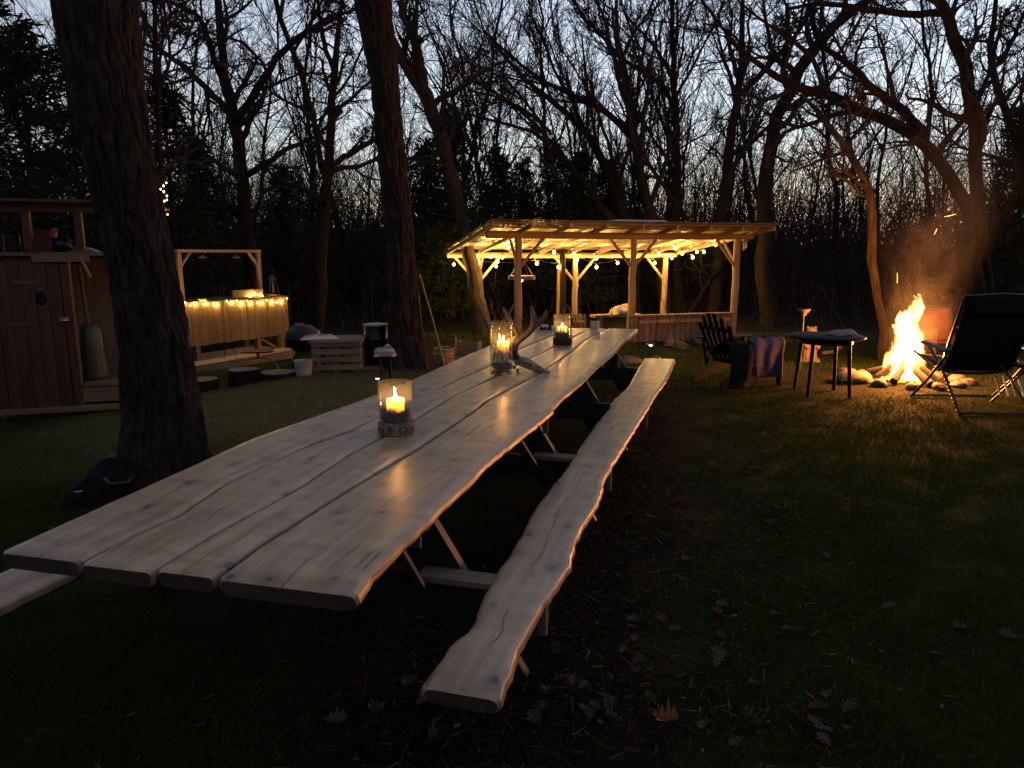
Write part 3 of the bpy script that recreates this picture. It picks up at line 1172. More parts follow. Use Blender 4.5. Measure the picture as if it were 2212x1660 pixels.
# cedars
def cedar_mesh(seed, h, w):
    g = rnd(seed)
    nb = 230
    t = np.sort(g.random(nb) ** 1.1)
    z = .06 * h + t * h * .93
    L = w * (1 - t) ** .8 * (.35 + .85 * g.random(nb)) + .12
    a = g.random(nb) * 2 * np.pi
    P = np.empty((nb, 5, 3))
    s = np.linspace(0, 1, 5)
    P[..., 0] = np.cos(a)[:, None] * L[:, None] * s
    P[..., 1] = np.sin(a)[:, None] * L[:, None] * s
    P[..., 2] = z[:, None] + L[:, None] * (.30 * s - .12 * s * s)
    br = tubes_np(P, np.full((nb, 5), .012) * (1.3 - s), 3)
    tk = tubes_np(np.stack([np.zeros(8), np.zeros(8), np.linspace(-.1, h, 8)], 1)[None], (np.linspace(.11, .015, 8))[None], 7)
    V, Q, gr = join_np([br, tk])
    trunk = np_mesh('trunk', V, Q, TWIG, False, gr)
    # sprays
    k = 26
    f = g.random((nb, k)) ** .7
    c = np.stack([np.cos(a)[:, None] * L[:, None] * f, np.sin(a)[:, None] * L[:, None] * f, z[:, None] + L[:, None] * (.30 * f - .12 * f * f)], -1).reshape(-1, 3)
    n = len(c)
    c = c + g.normal(size=(n, 3)) * .055 + np.array([0, 0, -.02])
    d = np.repeat(np.stack([np.cos(a), np.sin(a), np.full(nb, .1)], 1), k, 0) + g.normal(size=(n, 3)) * .75
    d /= np.linalg.norm(d, axis=1, keepdims=True)
    q = np.cross(d, g.normal(size=(n, 3)))
    q /= np.linalg.norm(q, axis=1, keepdims=True)
    S = (.10 + .20 * g.random((n, 1)))
    v = np.stack([c, c + d * S * .45 + q * S * .11, c + d * S, c + d * S * .55 - q * S * .10], 1).reshape(-1, 3)
    return trunk, np_mesh('foliage', v, np.arange(n * 4).reshape(-1, 4), CEDARLEAF, False, v)


ck = [cedar_mesh(81, 7.0, 1.7), cedar_mesh(82, 6.0, 1.5), cedar_mesh(83, 5.0, 1.25)]
CED = [(20, 12.5, 0, 1.0, 'dense tall cedar at the left edge looming over the hut roof'), (95, 14, 1, 1.05, 'cedar with open tufts just left of the thick leaning oak'),
       (190, 16, 0, .95, 'cedar half hidden behind the thick leaning oak'), (-70, 11, 1, .9, 'cedar cut by the left edge of the view behind the hut'),
       (385, 15, 1, .95, 'dark cedar right of the leaning oak behind the fairy lit tree'), (440, 17, 2, .95, 'low cedar behind the plank box arch'),
       (975, 23.5, 1, 1.1, 'cedar beside the grey leaning trunk left of the pavilion'), (1075, 26, 2, 1.15, 'cedar showing above the left corner of the pavilion roof'),
       (1130, 27, 0, .8, 'cedar behind the pavilion roof ridge, left of the tallest one'), (1195, 26, 1, 1.0, 'tallest pointed cedar behind the pavilion roof'),
       (1250, 25, 2, 1.1, 'small cedar at the middle of the pavilion roof'), (925, 21, 2, 1.05, 'small cedar just right of the dark straight oak trunk'),
       (620, 24, 2, 1.0, 'low cedar in the dusk between the two thick oaks'), (1310, 27, 2, 1.1, 'low cedar under the left leaning bare trees'),
       (2170, 17, 1, .9, 'dark evergreen at the right edge behind the fire')]
for px, Y, k, s, lb in CED:
    p = at(px, 600, Y)
    root = thing('cedar_tree', lb, 'tree', (p.x, Y, gzf(p.x, Y)), px * .7, 'cedars among the bare trees')
    root.scale = (s, s, s)
    link('trunk', ck[k][0], root)
    link('foliage', ck[k][1], root)


def thicket(name, label, n, yr, hr, seed, rad, xs=.9, sides=3, kids=3):
    g = rnd(seed)
    y = yr[0] + (yr[1] - yr[0]) * g.random(n)
    x = (g.random(n) - .5) * 2 * y * xs
    h = hr[0] + (hr[1] - hr[0]) * g.random(n) ** 1.6
    P = np.empty((n, 5, 3))
    P[:, 0] = np.stack([x, y, gz(x, y) - .05], 1)
    D = g.normal(size=(n, 3)) * .22 + np.array([0, 0, 1.0])
    for k in range(1, 5):
        D = D + g.normal(size=(n, 3)) * .16
        D /= np.linalg.norm(D, axis=1, keepdims=True)
        P[:, k] = P[:, k - 1] + D * (h / 4)[:, None]
    Rd = (rad * (.5 + g.random((n, 1)))) * np.linspace(1, .35, 5)[None]
    parts = [tubes_np(P, Rd, sides)]
    p2, r2 = grow(g, P, Rd, K=kids, t0=.25, length=(.3, .6), ang=(25, 65), n=4, wob=.2, up=.03, rr=.6, rmin=rad * .35)
    parts.append(tubes_np(p2, r2, 3))
    V, Q, gr = join_np(parts)
    o = link(name, np_mesh(name, V, Q, TWIG, False, gr), kind='stuff')
    tag(o, label)


thicket('undergrowth', 'tangled bare brush and saplings along the edge of the wood', 4600, (24.5, 40), (.5, 4.4), 91, .011)
thicket('brushwood', 'bare brush growing close behind the fire and the plank box', 420, (12.5, 19), (.4, 2.0), 92, .008)
thicket('distant_wood', 'far bare woodland on the hill behind the yard', 7500, (44, 112), (3, 12), 93, .055, xs=.95)
thicket('sapling_wood', 'dense young bare saplings filling the wood behind the pavilion', 2300, (25.5, 40), (3.0, 9.5), 94, .016, kids=9)


def added_evergreens():
    """unseen evergreens added behind the viewer to block sky light"""
    g = rnd(95)
    V, Q, o = [], [], 0
    me = ck[0][1]
    n = len(me.vertices)
    co = np.empty(n * 3, np.float32)
    me.vertices.foreach_get('co', co)
    co = co.reshape(-1, 3)[:n // 8 * 4]
    for k in range(15):
        a = math.pi * (1.0 + k / 14.0)
        d = 9 + 2.5 * g.random()
        V.append(co * (2.1, 2.1, 1.35) + (d * 1.25 * math.cos(a), d * math.sin(a) * .9 - 1.5, 0))
        Q.append(np.arange(len(co)).reshape(-1, 4) + o)
        o += len(co)
    V = np.concatenate(V)
    o = link('sky_blocking_evergreens', np_mesh('sky_blocking_evergreens', V, np.concatenate(Q), CEDARLEAF, False, V), kind='stuff')
    tag(o, 'unseen dark evergreens added behind the viewer to block sky light')


added_evergreens()  # extra trees out of view, added to cut the light from behind

# ------------------------------------------------------------------ the long picnic table
ZT = .75
NR, FR, NL = on_z(757, 1310, ZT), on_z(1377, 712, ZT), on_z(0, 1196, ZT)
ROOT = Vector((.30, 4.9, 0))
TX = Vector((TAX[1], -TAX[0], 0))
TY = Vector((TAX[0], TAX[1], 0))


def loc(p):
    d = p - ROOT
    return Vector((d.dot(TX), d.dot(TY), d.z))


def edge(px, z):
    q = sorted([(loc(on_z(x, y, z)).y, loc(on_z(x, y, z)).x) for x, y in px])
    return np.array([a for a, b in q]), np.array([b for a, b in q])


E_L = edge([(-22, 1200), (300, 1056), (545, 946), (765, 869), (812, 851), (885, 822), (965, 786), (1058, 746), (1120, 722), (1165, 704)], ZT)
E_1 = edge([(155, 1221), (286, 1156), (378, 1116), (486, 1044), (655, 966), (765, 925), (892, 860), (953, 836), (1056, 790), (1119, 756), (1192, 723), (1236, 704)], ZT)
E_2 = edge([(320, 1240), (440, 1167), (654, 1049), (765, 974), (824, 946), (892, 909), (973, 858), (1065, 816), (1144, 775), (1202, 746), (1234, 730), (1284, 706)], ZT)
E_3 = edge([(454, 1258), (562, 1177), (767, 1049), (895, 974), (1029, 885), (1053, 865), (1156, 812), (1190, 790), (1224, 768), (1265, 734), (1318, 708)], ZT)
E_R = edge([(757, 1310), (812, 1235), (870, 1171), (962, 1083), (1017, 1035), (1053, 998), (1119, 947), (1163, 910), (1196, 885), (1202, 874), (1222, 852), (1266, 815), (1295, 786), (1328, 760), (1350, 734), (1378, 714)], ZT)
B_R = edge([(1083, 1512), (1120, 1402), (1174, 1305), (1215, 1242), (1233, 1217), (1240, 1169), (1266, 1125), (1295, 1077), (1310, 1026), (1339, 982), (1361, 945), (1398, 890), (1431, 835), (1453, 795), (1460, 776)], .45)
B_L = edge([(915, 1470), (966, 1392), (1017, 1351), (1038, 1289), (1064, 1250), (1075, 1220), (1097, 1195), (1123, 1154), (1149, 1099), (1182, 1054), (1200, 1033), (1237, 986), (1259, 949), (1288, 912), (1317, 883), (1319, 872), (1358, 832), (1376, 799), (1393, 771)], .45)

ybase = [loc(NR).y, loc(FR).y]
by0, by1 = B_R[0][0], B_R[0][-1]


def slab_mesh(mb, y0, y1, fl, fr, zt, th, seed, n=150, m=9, y0f=None, live=(1, 1)):
    """a sawn slab with live edges; fl, fr give the left and right edge at y"""
    g = rnd(seed)
    ys = np.linspace(y0, y1, n)
    ys[1], ys[-2] = y0 + .009, y1 - .009
    jl = np.cumsum(g.normal(size=n)) * (.0006 + .0007 * (live[0] > .9))
    jr = np.cumsum(g.normal(size=n)) * (.0006 + .0007 * (live[1] > .9))
    jl -= np.linspace(jl[0], jl[-1], n)
    jr -= np.linspace(jr[0], jr[-1], n)
    jl += .0022 * g.normal(size=n)
    jr += .0022 * g.normal(size=n)
    rows, grs, sls = [], [], []
    tw = np.cumsum(g.normal(size=n)) * .0002
    for i, y in enumerate(ys):
        xl, xr = fl(y) + jl[i] * live[0], fr(y) + jr[i] * live[1]
        c = (xl + xr) / 2
        eL, eR = .018 * live[0] + .003, .018 * live[1] + .003
        sec = [(xl + eL * 1.9, zt - th), (xl + eL * .5, zt - th * .8), (xl, zt - th * .52), (xl + eL * .18, zt - th * .2), (xl + eL * .6, zt - th * .05), (xl + eL * 1.3, zt)]
        for k in range(1, m):
            t = k / m
            sec.append((xl + eL * 1.3 + (xr - eR * 1.3 - xl - eL * 1.3) * t, zt))
        sec += [(xr - eR * 1.3, zt), (xr - eR * .6, zt - th * .05), (xr - eR * .18, zt - th * .2), (xr, zt - th * .52), (xr - eR * .5, zt - th * .8), (xr - eR * 1.9, zt - th)]
        if i in (0, n - 1):
            sec = [(c + (x - c) * (1 - .008 / max(.05, (xr - xl) / 2)), zt - th / 2 + (z - zt + th / 2) * .76) for x, z in sec]
        rows.append([(x, y + ((y0f(x) - y0) * max(0, 1 - (y - y0) / .7) if y0f else 0), z + tw[i]) for x, z in sec])
        grs += [(x - c, z, y) for x, z in sec]
        sls += [(min(x - xl, xr - x) if z > zt - .01 else 0.0, x - c, y) for x, z in sec]
    o = len(mb.f)
    mb.grid(rows, grs, close=True)
    base = len(mb.v) - len(rows) * len(rows[0])
    k = len(rows[0])
    mb.f[o:] = [f[::-1] for f in mb.f[o:]]
    mb.f += [tuple(base + q for q in range(k))[::1], tuple(base + (n - 1) * k + q for q in range(k))[::-1]]
    mb.m += [1] * 2
    mb.sl = sls
    return mb


table = thing('picnic_table', 'very long varnished live edge slab table with benches attached on black legs', 'picnic table', tuple(ROOT), -R(15.6))
y0, y1 = ybase
EDG = [E_L, E_1, E_2, E_3, E_R]
_a, _b = loc(on_z(0, 1192, ZT)), loc(on_z(751, 1283, ZT))
NEAR = lambda x: _a.y + (_b.y - _a.y) / (_b.x - _a.x) * (x - _a.x)


def ef(E, off):
    return lambda y: float(np.interp(y, E[0], E[1])) + off


GAP = [.0, .002, .0025, .005, .0]
for k in range(4):
    mb = MB()
    fl = ef(EDG[k], GAP[k])
    fr = ef(EDG[k + 1], -GAP[k + 1])
    cxk = (fl(y0) + fr(y0)) / 2
    slab_mesh(mb, NEAR(cxk) + (.003, -.002, .003, 0)[k], y1 + (-.008, .006, .0, -.004)[k], fl, fr, ZT + (0, -.003, .0015, 0)[k], .056, 100 + k, live=(.5, (.5 if k < 3 else 1)), y0f=(lambda x, k=k: NEAR(x) + (.003, -.002, .003, 0)[k]))
    mb.build('tabletop_plank', [SLAB, ENDG], table, smooth=40)
mb = slab_mesh(MB(), by0, by1, ef(B_L, 0), ef(B_R, 0), .45, .055, 120, m=8)
tag(mb.build('bench_plank', [SLAB, ENDG], table, smooth=40), 'wavy edged bench slab on the right hand side')
LBL = loc(on_z(70, 1276, .45))
xb = LBL.x - .262
wav = lambda a, b: (lambda y: a + .018 * math.sin(2.1 * y + b) + .01 * math.sin(5.3 * y + 2 * b))
mb = slab_mesh(MB(), by0 - .02, by1, wav(xb, 1), wav(xb + .25, 2), .45, .055, 121, m=8)
tag(mb.build('bench_plank', [SLAB, ENDG], table, smooth=40), 'bench slab on the left hand side, mostly hidden by the tabletop')

xc = float(np.interp(0, *E_L) + np.interp(0, *E_R)) / 2
xbr = float(np.interp(0, *B_R))
fy = [loc(on_z(1000, 1265, .38)).y, loc(on_z(1180, 1005, .36)).y, loc(on_z(1292, 885, .36)).y, loc(on_z(1362, 806, .36)).y]
for i, y in enumerate(fy):
    xl_, xr_ = xb + .03, float(np.interp(y, *B_R)) - .04
    MB().box(((xl_ + xr_) / 2, y, .345), (xr_ - xl_, .042, .14), axis=0).build('seat_bearer', STAIN, table)
    MB().box((xc, y, .640), (.86, .042, .105), axis=0).build('top_bearer', STAIN, table)
    for s in (-1, 1):
        MB().beam((xc + s * .27, y + .046, .69), (xc + s * .72, y + .046, gzf(0, 3) - .02), .19, .042, up=(0, 1, 0)).build('leg', STAIN, table)
    MB().beam((xc + .04, y + .02, .38), (xc + .04, y + (.55 if i < 2 else -.5), .685), .075, .036, up=(1, 0, 0)).build('centre_brace', STAIN, table)
    for s in (-1, 1):
        X = xbr - .04 if s > 0 else xb + .12
        if s > 0:
            X = float(np.interp(y, *B_R)) - .055
        MB().beam((X, y - .036, .41), (X + s * .004, y - .036, .25), .034, .026, ch=.005).build('bench_post', OLDW, table)
# short pale blocks nailed on the bearers by the bench and two loose slats
for (a, b, y) in ((fy[0], .30, -.028), (fy[1], .26, -.028)):
    xe = float(np.interp(a, *B_L)) + .02
    MB().box((xe - b / 2, a + y, .423), (b, .09, .022), axis=0).build('bearer_cap', OLDW, table)
for p, q in (((865, 1188), (911, 1266)), ((1121, 948), (1156, 1004))):
    A, B = loc(on_z(*p, .685)), loc(on_z(*q, .43))
    MB().beam(A, B, .022, .016).build('pale_strut', OLDW, table)
for px, py in ((917, 1135), (1190, 905), (1345, 775)):
    A = loc(on_z(px, py, .685))
    MB().beam((A.x - .03, A.y, .69), (A.x - .03, A.y, .60), .03, .014).build('hanging_peg', OLDW, table)

# ------------------------------------------------------------------ things on the table
WAX = Mat('candle_wax')
WAX.bsdf((.95, .80, .56), .5, Subsurface_Weight=1.0, Subsurface_Radius=(.09, .075, .045), Subsurface_Scale=1.0)
WAX = WAX.m
FLAME = m_emit('candle_flame', (1.0, .42, .085), 780)
WICK = m_plain('wick', (.02, .015, .012), .9)
MOSS = m_plain('dried_moss', (.085, .055, .028), .95, .5, 40, .4)
SPRIG = m_leaf('cedar_sprigs', (.075, .055, .022), .35)
BIRCH = Mat('birch_bark')
_g1 = BIRCH.gr()
_c = BIRCH.ramp(BIRCH.noise(BIRCH.obj(), 34, 5, .6, .5, mul=(1, 1, 2.2)), [(.38, (.03, .025, .022)), (.5, (.17, .13, .10)), (.68, (.32, .265, .21))])
BIRCH.bsdf(_c, .85, bump=BIRCH.noise(BIRCH.obj(), 60, 4), bs=.5, bd=.006)
BIRCH = BIRCH.m
DBARK = m_bark('slice_bark', (.03, .02, .014), (.11, .07, .045), 30)


def candle(p, r, h, label, flame_h=.034):
    t = thing('candle', label, 'candle', tuple(p), group='candles burning in glasses on the long table')
    MB().lathe([(0, 0), (r, 0), (r, h * .9), (r * .97, h), (r * .86, h - .001), (r * .55, h - .010), (r * .1, h - .012), (0, h - .012)], 28).build('wax', WAX, t, smooth=50)
    w = MB().tube([(0, 0, h - .014), (.001, 0, h - .002), (.003, 0, h + .006)], .0012, 5).build('wick', WICK, t)
    f = flame_h
    MB().lathe([(0, 0), (.0045, f * .12), (.0062, f * .3), (.0052, f * .52), (.003, f * .75), (.0012, f * .92), (0, f)], 10, c=(.002, 0, h - .002)).build('flame', FLAME, t, smooth=True)
    return t


def hurricane(p, r, h, label):
    return tag(MB().lathe([(0, .003), (r - .006, .003), (r - .0035, .008), (r - .003, h), (r - .0015, h + .0018), (r, h), (r, .003), (r - .003, 0), (0, 0)], 48).build('glass_vase', GLASS, None, smooth=35), label, 'glass vase', 'glass vases along the table')


def moss_bed(r, hole, z0, hgt, seed, n=1300):
    """tangle of moss stems filling the bottom of a glass"""
    g = rnd(seed)
    a = g.random(n) * 2 * np.pi
    q = np.sqrt(g.random(n)) * (r - .004)
    q = np.where(q < hole, hole + (r - .006 - hole) * g.random(n), q)
    P = np.empty((n, 4, 3))
    P[:, 0] = np.stack([q * np.cos(a), q * np.sin(a), z0 + hgt * .75 * g.random(n)], 1)
    D = g.normal(size=(n, 3)) * .8 + np.array([0, 0, .55])
    for k in range(1, 4):
        D = D + g.normal(size=(n, 3)) * .5
        D /= np.linalg.norm(D, axis=1, keepdims=True)
        P[:, k] = P[:, k - 1] + D * .011
    rr = np.hypot(P[..., 0], P[..., 1])
    lim = np.minimum(1, (r - .0055) / (rr + 1e-6))
    low = np.maximum(1, (hole + .0015) / (rr + 1e-6))
    P[..., 0] *= lim * low
    P[..., 1] *= lim * low
    P[..., 2] = np.maximum(P[..., 2], z0 + .001)
    Rd = np.full((n, 4), .0013) * np.array([1, 1, .8, .4])
    return tubes_np(P, Rd, 3)


def put(o, p, rz=0):
    o.location = tuple(p)
    o.rotation_euler[2] = rz
    return o


def slice_(p, r, h, mat, seed, label):
    g = random.Random(seed)
    ph = [g.uniform(0, 6) for _ in range(4)]
    wb = lambda a, z: 1 + .035 * math.sin(3 * a + ph[0]) + .03 * math.sin(7 * a + ph[1] + 60 * z) + .018 * math.sin(17 * a + ph[2])
    mb = MB()
    mb.lathe([(0, 0), (r * .97, 0), (r, h * .1), (r * 1.01, h * .5), (r, h * .93), (r * .985, h)], 56, wob=wb)
    mb.mi = 1
    mb.lathe([(r * .985, h), (r * .7, h + .0008), (0, h + .0008)], 56, wob=wb)
    o = mb.build('wood_slice', [mat, RAW], None, smooth=45)
    return put(tag(o, label, 'wood slice', 'bark edged wood slices under the candle glasses'), p)


def vase_on_slice(px, py, rs, hs, rg, hg, rc, hc, bark, seed, words):
    p = on_z(px, py, ZT)
    p += Vector((p.x, p.y, 0)).normalized() * rs * .85
    p.z = ZT + .003
    slice_(p, rs, hs, bark, seed, words[0])
    q = p + Vector((0, 0, hs + .002))
    put(hurricane(q, rg, hg, words[1]), q)
    candle(q + Vector((.0, 0, .0035)), rc, hc, words[2])
    V, Q, gr = moss_bed(rg - .003, rc, .006, .036, seed)
    put(tag(link('moss', np_mesh('moss', V, Q, MOSS, False, gr), kind='stuff'), words[3]), q)
    return q


vase_on_slice(856, 944, .086, .062, .081, .185, .044, .100, BIRCH, 3,
              ['pale birch bark wood slice under the nearest candle glass', 'wide clear glass cylinder standing on the birch slice nearest the camera',
               'short lit candle in the wide glass on the birch slice nearest the camera', 'dry moss round the candle in the nearest glass'])
vase_on_slice(1214, 747, .088, .066, .080, .20, .046, .100, DBARK, 4,
              ['dark bark wood slice under the farthest candle glass', 'clear glass cylinder on the dark wood slice at the far end of the table',
               'short lit candle in the farthest glass at the far table end', 'dry moss round the candle in the farthest glass'])

# tall vase with pebbles and sprigs
p = on_z(1083, 813, ZT)
p += Vector((p.x, p.y, 0)).normalized() * .07
p.z = ZT + .003
hurr = put(hurricane(p, .081, .378, 'tallest glass cylinder filled with pebbles and sprigs beside the deer skull'), p)
candle(p + Vector((.012, 0, .088)), .045, .148, 'taller lit candle among sprigs in the tall glass by the deer skull', .045)
g = rnd(15)
mb = MB()
for k in range(230):
    a, q = g.random() * 6.283, math.sqrt(g.random()) * .068
    mb.ball((q * math.cos(a), q * math.sin(a), .014 + .068 * g.random()), .006 + .005 * g.random(), 6, 4, (1, .85, .7), .15, k)
put(tag(mb.build('pebbles', STONE, None, smooth=True, kind='stuff'), 'small grey pebbles in the bottom of the tall glass'), p)
n = 46
P = np.empty((n, 6, 3))
a = g.random(n) * 6.283
q = .05 + .018 * g.random(n)
P[:, 0] = np.stack([q * np.cos(a), q * np.sin(a), .075 + .03 * g.random(n)], 1)
D = np.stack([-.25 * np.cos(a), -.25 * np.sin(a), np.ones(n)], 1) + g.normal(size=(n, 3)) * .35
H = .06 + .20 * g.random(n) ** 1.5
for k in range(1, 6):
    D = D + g.normal(size=(n, 3)) * .12
    D /= np.linalg.norm(D, axis=1, keepdims=True)
    P[:, k] = P[:, k - 1] + D * (H / 5)[:, None]
rr = np.hypot(P[..., 0], P[..., 1])
for c_ in (0, 1):
    P[..., c_] *= np.minimum(1, .074 / (rr + 1e-6)) * np.maximum(1, np.where(P[..., 2] < .26, .057 / (rr + 1e-6), 1)).clip(1, 3)
sv = tubes_np(P, np.full((n, 6), .0011) * np.linspace(1, .5, 6), 4)
p2, r2 = grow(g, P, np.full((n, 6), .001), K=16, t0=.1, length=(-.012, -.028), ang=(25, 60), n=3, wob=.1, up=.05, rr=.8, rmin=.0008)
rr = np.hypot(p2[..., 0], p2[..., 1])
for c_ in (0, 1):
    p2[..., c_] *= np.minimum(1, .0755 / (rr + 1e-6))
V, Q, gr = join_np([sv, tubes_np(p2, r2, 3)])
put(tag(link('sprigs', np_mesh('sprigs', V, Q, SPRIG, False, gr), kind='stuff'), 'dry cedar sprigs and grass standing in the tall glass'), p)

# deer skull
BONE = Mat('old_bone')
BONE.bsdf(BONE.ramp(BONE.noise(BONE.obj(), 26, 5, .6), [(.38, (.13, .09, .06)), (.62, (.40, .32, .24))]), .6, bump=BONE.noise(BONE.obj(), 50, 5), bs=.4, bd=.004)
BONE = BONE.m
ANT = Mat('antler_horn')
ANT.bsdf(ANT.ramp(ANT.noise(ANT.gr(), 90, 5, .6, 0, mul=(1, 1, .12)), [(.35, (.04, .027, .02)), (.7, (.13, .09, .064))]), .5, bump=ANT.noise(ANT.gr(), 120, 3, mul=(1, 1, .1)), bs=.4, bd=.003)
ANT = ANT.m
S0 = on_z(1122, 801, ZT)
SK = thing('deer_skull', 'deer skull with large branching antlers lying on the table beside the tall glass', 'skull', (S0.x, S0.y, ZT))
So = Vector((S0.x, S0.y, ZT))
back = at(1112, 779, S0.y + .02) - So
nose = at(1189, 795, S0.y - .10) - So
nose.z = .012
ax = (nose - back)
LS = ax.length
ax.normalize()
sd = ax.cross(Vector((0, 0, 1))).normalized()
up = sd.cross(ax).normalized()
prof = [(0, .018, .020, -.004), (.06, .038, .036, 0), (.16, .047, .043, .004), (.27, .046, .044, .004), (.36, .050, .042, .0), (.44, .058, .038, -.003), (.50, .052, .036, -.006),
        (.58, .036, .034, -.008), (.68, .029, .028, -.012), (.78, .025, .021, -.012), (.88, .022, .014, -.010), (.95, .017, .009, -.008), (1, .007, .004, -.006)]
rows = []
nn = 40
ts = np.linspace(0, 1, 64)
pa = np.array(prof)
for t in ts:
    w, h, dz = [float(np.interp(t, pa[:, 0], pa[:, k])) for k in (1, 2, 3)]
    row = []
    for k in range(nn):
        a = 2 * math.pi * k / nn
        x, z = w * math.cos(a), h * math.sin(a)
        if math.sin(a) < -.2:
            z *= .75
        # eye sockets, nasal openings, temple hollow
        for (tc, ac, rt, ra, dep) in ((.45, .30, .075, .5, .80), (.45, math.pi - .30, .075, .5, .80), (.76, 1.1, .12, .36, .6), (.76, math.pi - 1.1, .12, .36, .6), (.22, .0, .10, .35, .22), (.22, math.pi, .10, .35, .22)):
            da = (a - ac + math.pi) % (2 * math.pi) - math.pi
            e = ((t - tc) / rt) ** 2 + (da / ra) ** 2
            if e < 1:
                f = 1 - dep * (1 - e) ** .5
                x, z = x * f, z * f
        row.append(back + ax * (t * LS) + sd * x + up * (z + dz))
    rows.append(row)
mb = MB().grid(rows, close=True)
cran = mb.build('cranium', BONE, SK, smooth=55)
mb = MB()
for s in (-1, 1):
    for t in (.60, .66, .72, .78):
        c = back + ax * (t * LS) + sd * s * .018 - up * .030
        mb.box(c, (.012, .010, .016), ch=.003)
mb.build('teeth', BONE, SK)
mb = MB()
for px, py in ((1111, 797), (1118, 803)):
    c = at(px, py, S0.y) - So
    mb.beam(c + Vector((0, 0, .02)), c + Vector((0, .01, -.0)), .018, .012, ch=.003)
mb.build('jaw_condyle', BONE, SK)


def antler(lines, Y0, name='antler'):
    mb = MB()
    for ln in lines:
        pts = [at(px, py, Y0 + dy) - So for px, py, r, dy in ln]
        rad = [1.12 * r * Y0 / F for px, py, r, dy in ln]
        q, rr = resample([tuple(v) for v in pts], rad, 16)
        mb.tube(q, rr, 10, wob=.10, seed=len(mb.v))
    return mb.build(name, ANT, SK, smooth=True)


Ya = S0.y
antler([[(1131, 783, 7, .0), (1121, 779, 6.5, -.01), (1112, 770, 6, -.02), (1109, 757, 6, -.03), (1115, 741, 6.5, -.035), (1122, 729, 7.5, -.04), (1136, 726, 6.5, -.04), (1148, 715, 6.5, -.045), (1155, 704, 7, -.05), (1153, 690, 5.5, -.05), (1150, 674, 4, -.05), (1147, 661, 2, -.05)],
        [(1122, 731, 6, -.04), (1114, 714, 5.5, -.05), (1106, 700, 5, -.06), (1096, 682, 4, -.07), (1087, 665, 2, -.08)],
        [(1154, 707, 6, -.05), (1165, 697, 5.5, -.04), (1175, 687, 4.5, -.03), (1179, 677, 3.5, -.02), (1180, 670, 1.2, -.02)],
        [(1108, 760, 5, -.03), (1102, 748, 3.5, -.06), (1097, 742, 2.5, -.08), (1093, 739, 1, -.10)]], Ya)
antler([[(1120, 778, 6.5, .05), (1103, 770, 6, .12), (1085, 757, 6, .20), (1070, 738, 6, .26), (1060, 713, 5.5, .28), (1050, 693, 4.5, .28), (1040, 674, 3.2, .28), (1034, 661, 1.4, .28)],
        [(1070, 738, 5.5, .26), (1078, 715, 5, .29), (1090, 692, 4, .31), (1101, 676, 3, .33), (1111, 656, 1.3, .34)]], Ya)
mb = MB()
for px, py, dy in ((1129, 781, 0), (1121, 777, .05)):
    c = at(px, py, Ya + dy) - So
    mb.ball(c, .026, 14, 6, (1, 1, .5), .12, 3)
mb.build('antler_burr', ANT, SK, smooth=True)


# cloth, cups and bucket at the far end
def crumple(name, c, sx, sy, h, mat, seed, label=None, cat=None, parent=None, n=26, drape=.0):
    g = rnd(seed)
    k = [(g.uniform(1.5, 5), g.uniform(1.5, 5), g.uniform(0, 6)) for _ in range(6)]
    rows = []
    for i in range(n):
        row = []
        for j in range(n):
            u, v = i / (n - 1) * 2 - 1, j / (n - 1) * 2 - 1
            e = max(0, 1 - (abs(u) ** 3 + abs(v) ** 3))
            w = sum(math.sin(a * u * 2 + b * v * 2 + f) for a, b, f in k) / 6
            z = h * (e ** .5) * (.62 + .5 * w) + .004
            row.append((c[0] + u * sx * (1 + .1 * w), c[1] + v * sy * (1 + .1 * w), c[2] + max(.003, z)))
        rows.append(row)
    mb = MB().grid(rows)
    mb.f = [f[::-1] for f in mb.f]
    o = mb.build(name, mat, parent, smooth=True)
    md = o.modifiers.new('cloth', 'SOLIDIFY')
    md.thickness = .004
    if label:
        tag(o, label, cat)
    return o


CLB = Mat('black_and_white_cloth')
_v = CLB.ramp(CLB.noise(CLB.obj(), 9, 2, mul=(1, .3, 1)), [(.54, (.010, .010, .014)), (.57, (.5, .47, .42))], 'LINEAR')
CLB.bsdf(_v, .9)
CLB = CLB.m
c = on_z(1180, 713, ZT)
crumple('folded_cloth', (c.x, c.y + .08, ZT + .002), .11, .10, .06, CLB, 3, 'crumpled black cloth with white patches at the far end of the table', 'cloth')
CREAM = m_plain('cream_ceramic', (.62, .54, .40), .4, .1)
for px, lb in ((1281, 'left of two small pale cups on the far table edge'), (1290, 'right of two small pale cups on the far table edge')):
    c = on_z(px, 709, ZT)
    put(tag(MB().lathe([(0, 0), (.026, 0), (.029, .075), (.026, .075), (.024, .006), (0, .006)], 18).build('cup', CREAM, None, smooth=40), lb, 'cup', 'pale cups on the far table edge'), (c.x, c.y + .02, ZT + .004))
c = on_z(1226, 712, ZT)
bk = thing('bucket', 'small dark bucket with a pale hoop handle behind the farthest candle glass', 'bucket', (c.x, c.y + .12, ZT + .003))
MB().lathe([(0, 0), (.06, 0), (.075, .11), (.072, .11), (.058, .005), (0, .005)], 22).build('body', BLACKM, bk, smooth=40)
MB().tube([(.045 * math.cos(a) - .0, 0, .10 + .16 * math.sin(a)) for a in np.linspace(0, math.pi, 14)], .006, 6).build('handle', RAW, bk, smooth=True)
c = on_z(1160, 712, ZT)
put(tag(MB().lathe([(0, 0), (.03, 0), (.031, .07), (.026, .09), (.024, .07), (.024, .006), (0, .006)], 18).build('jar', CREAM, None, smooth=40), 'small pale jar at the far left corner of the table', 'jar'), (c.x, c.y - .05, ZT + .004))

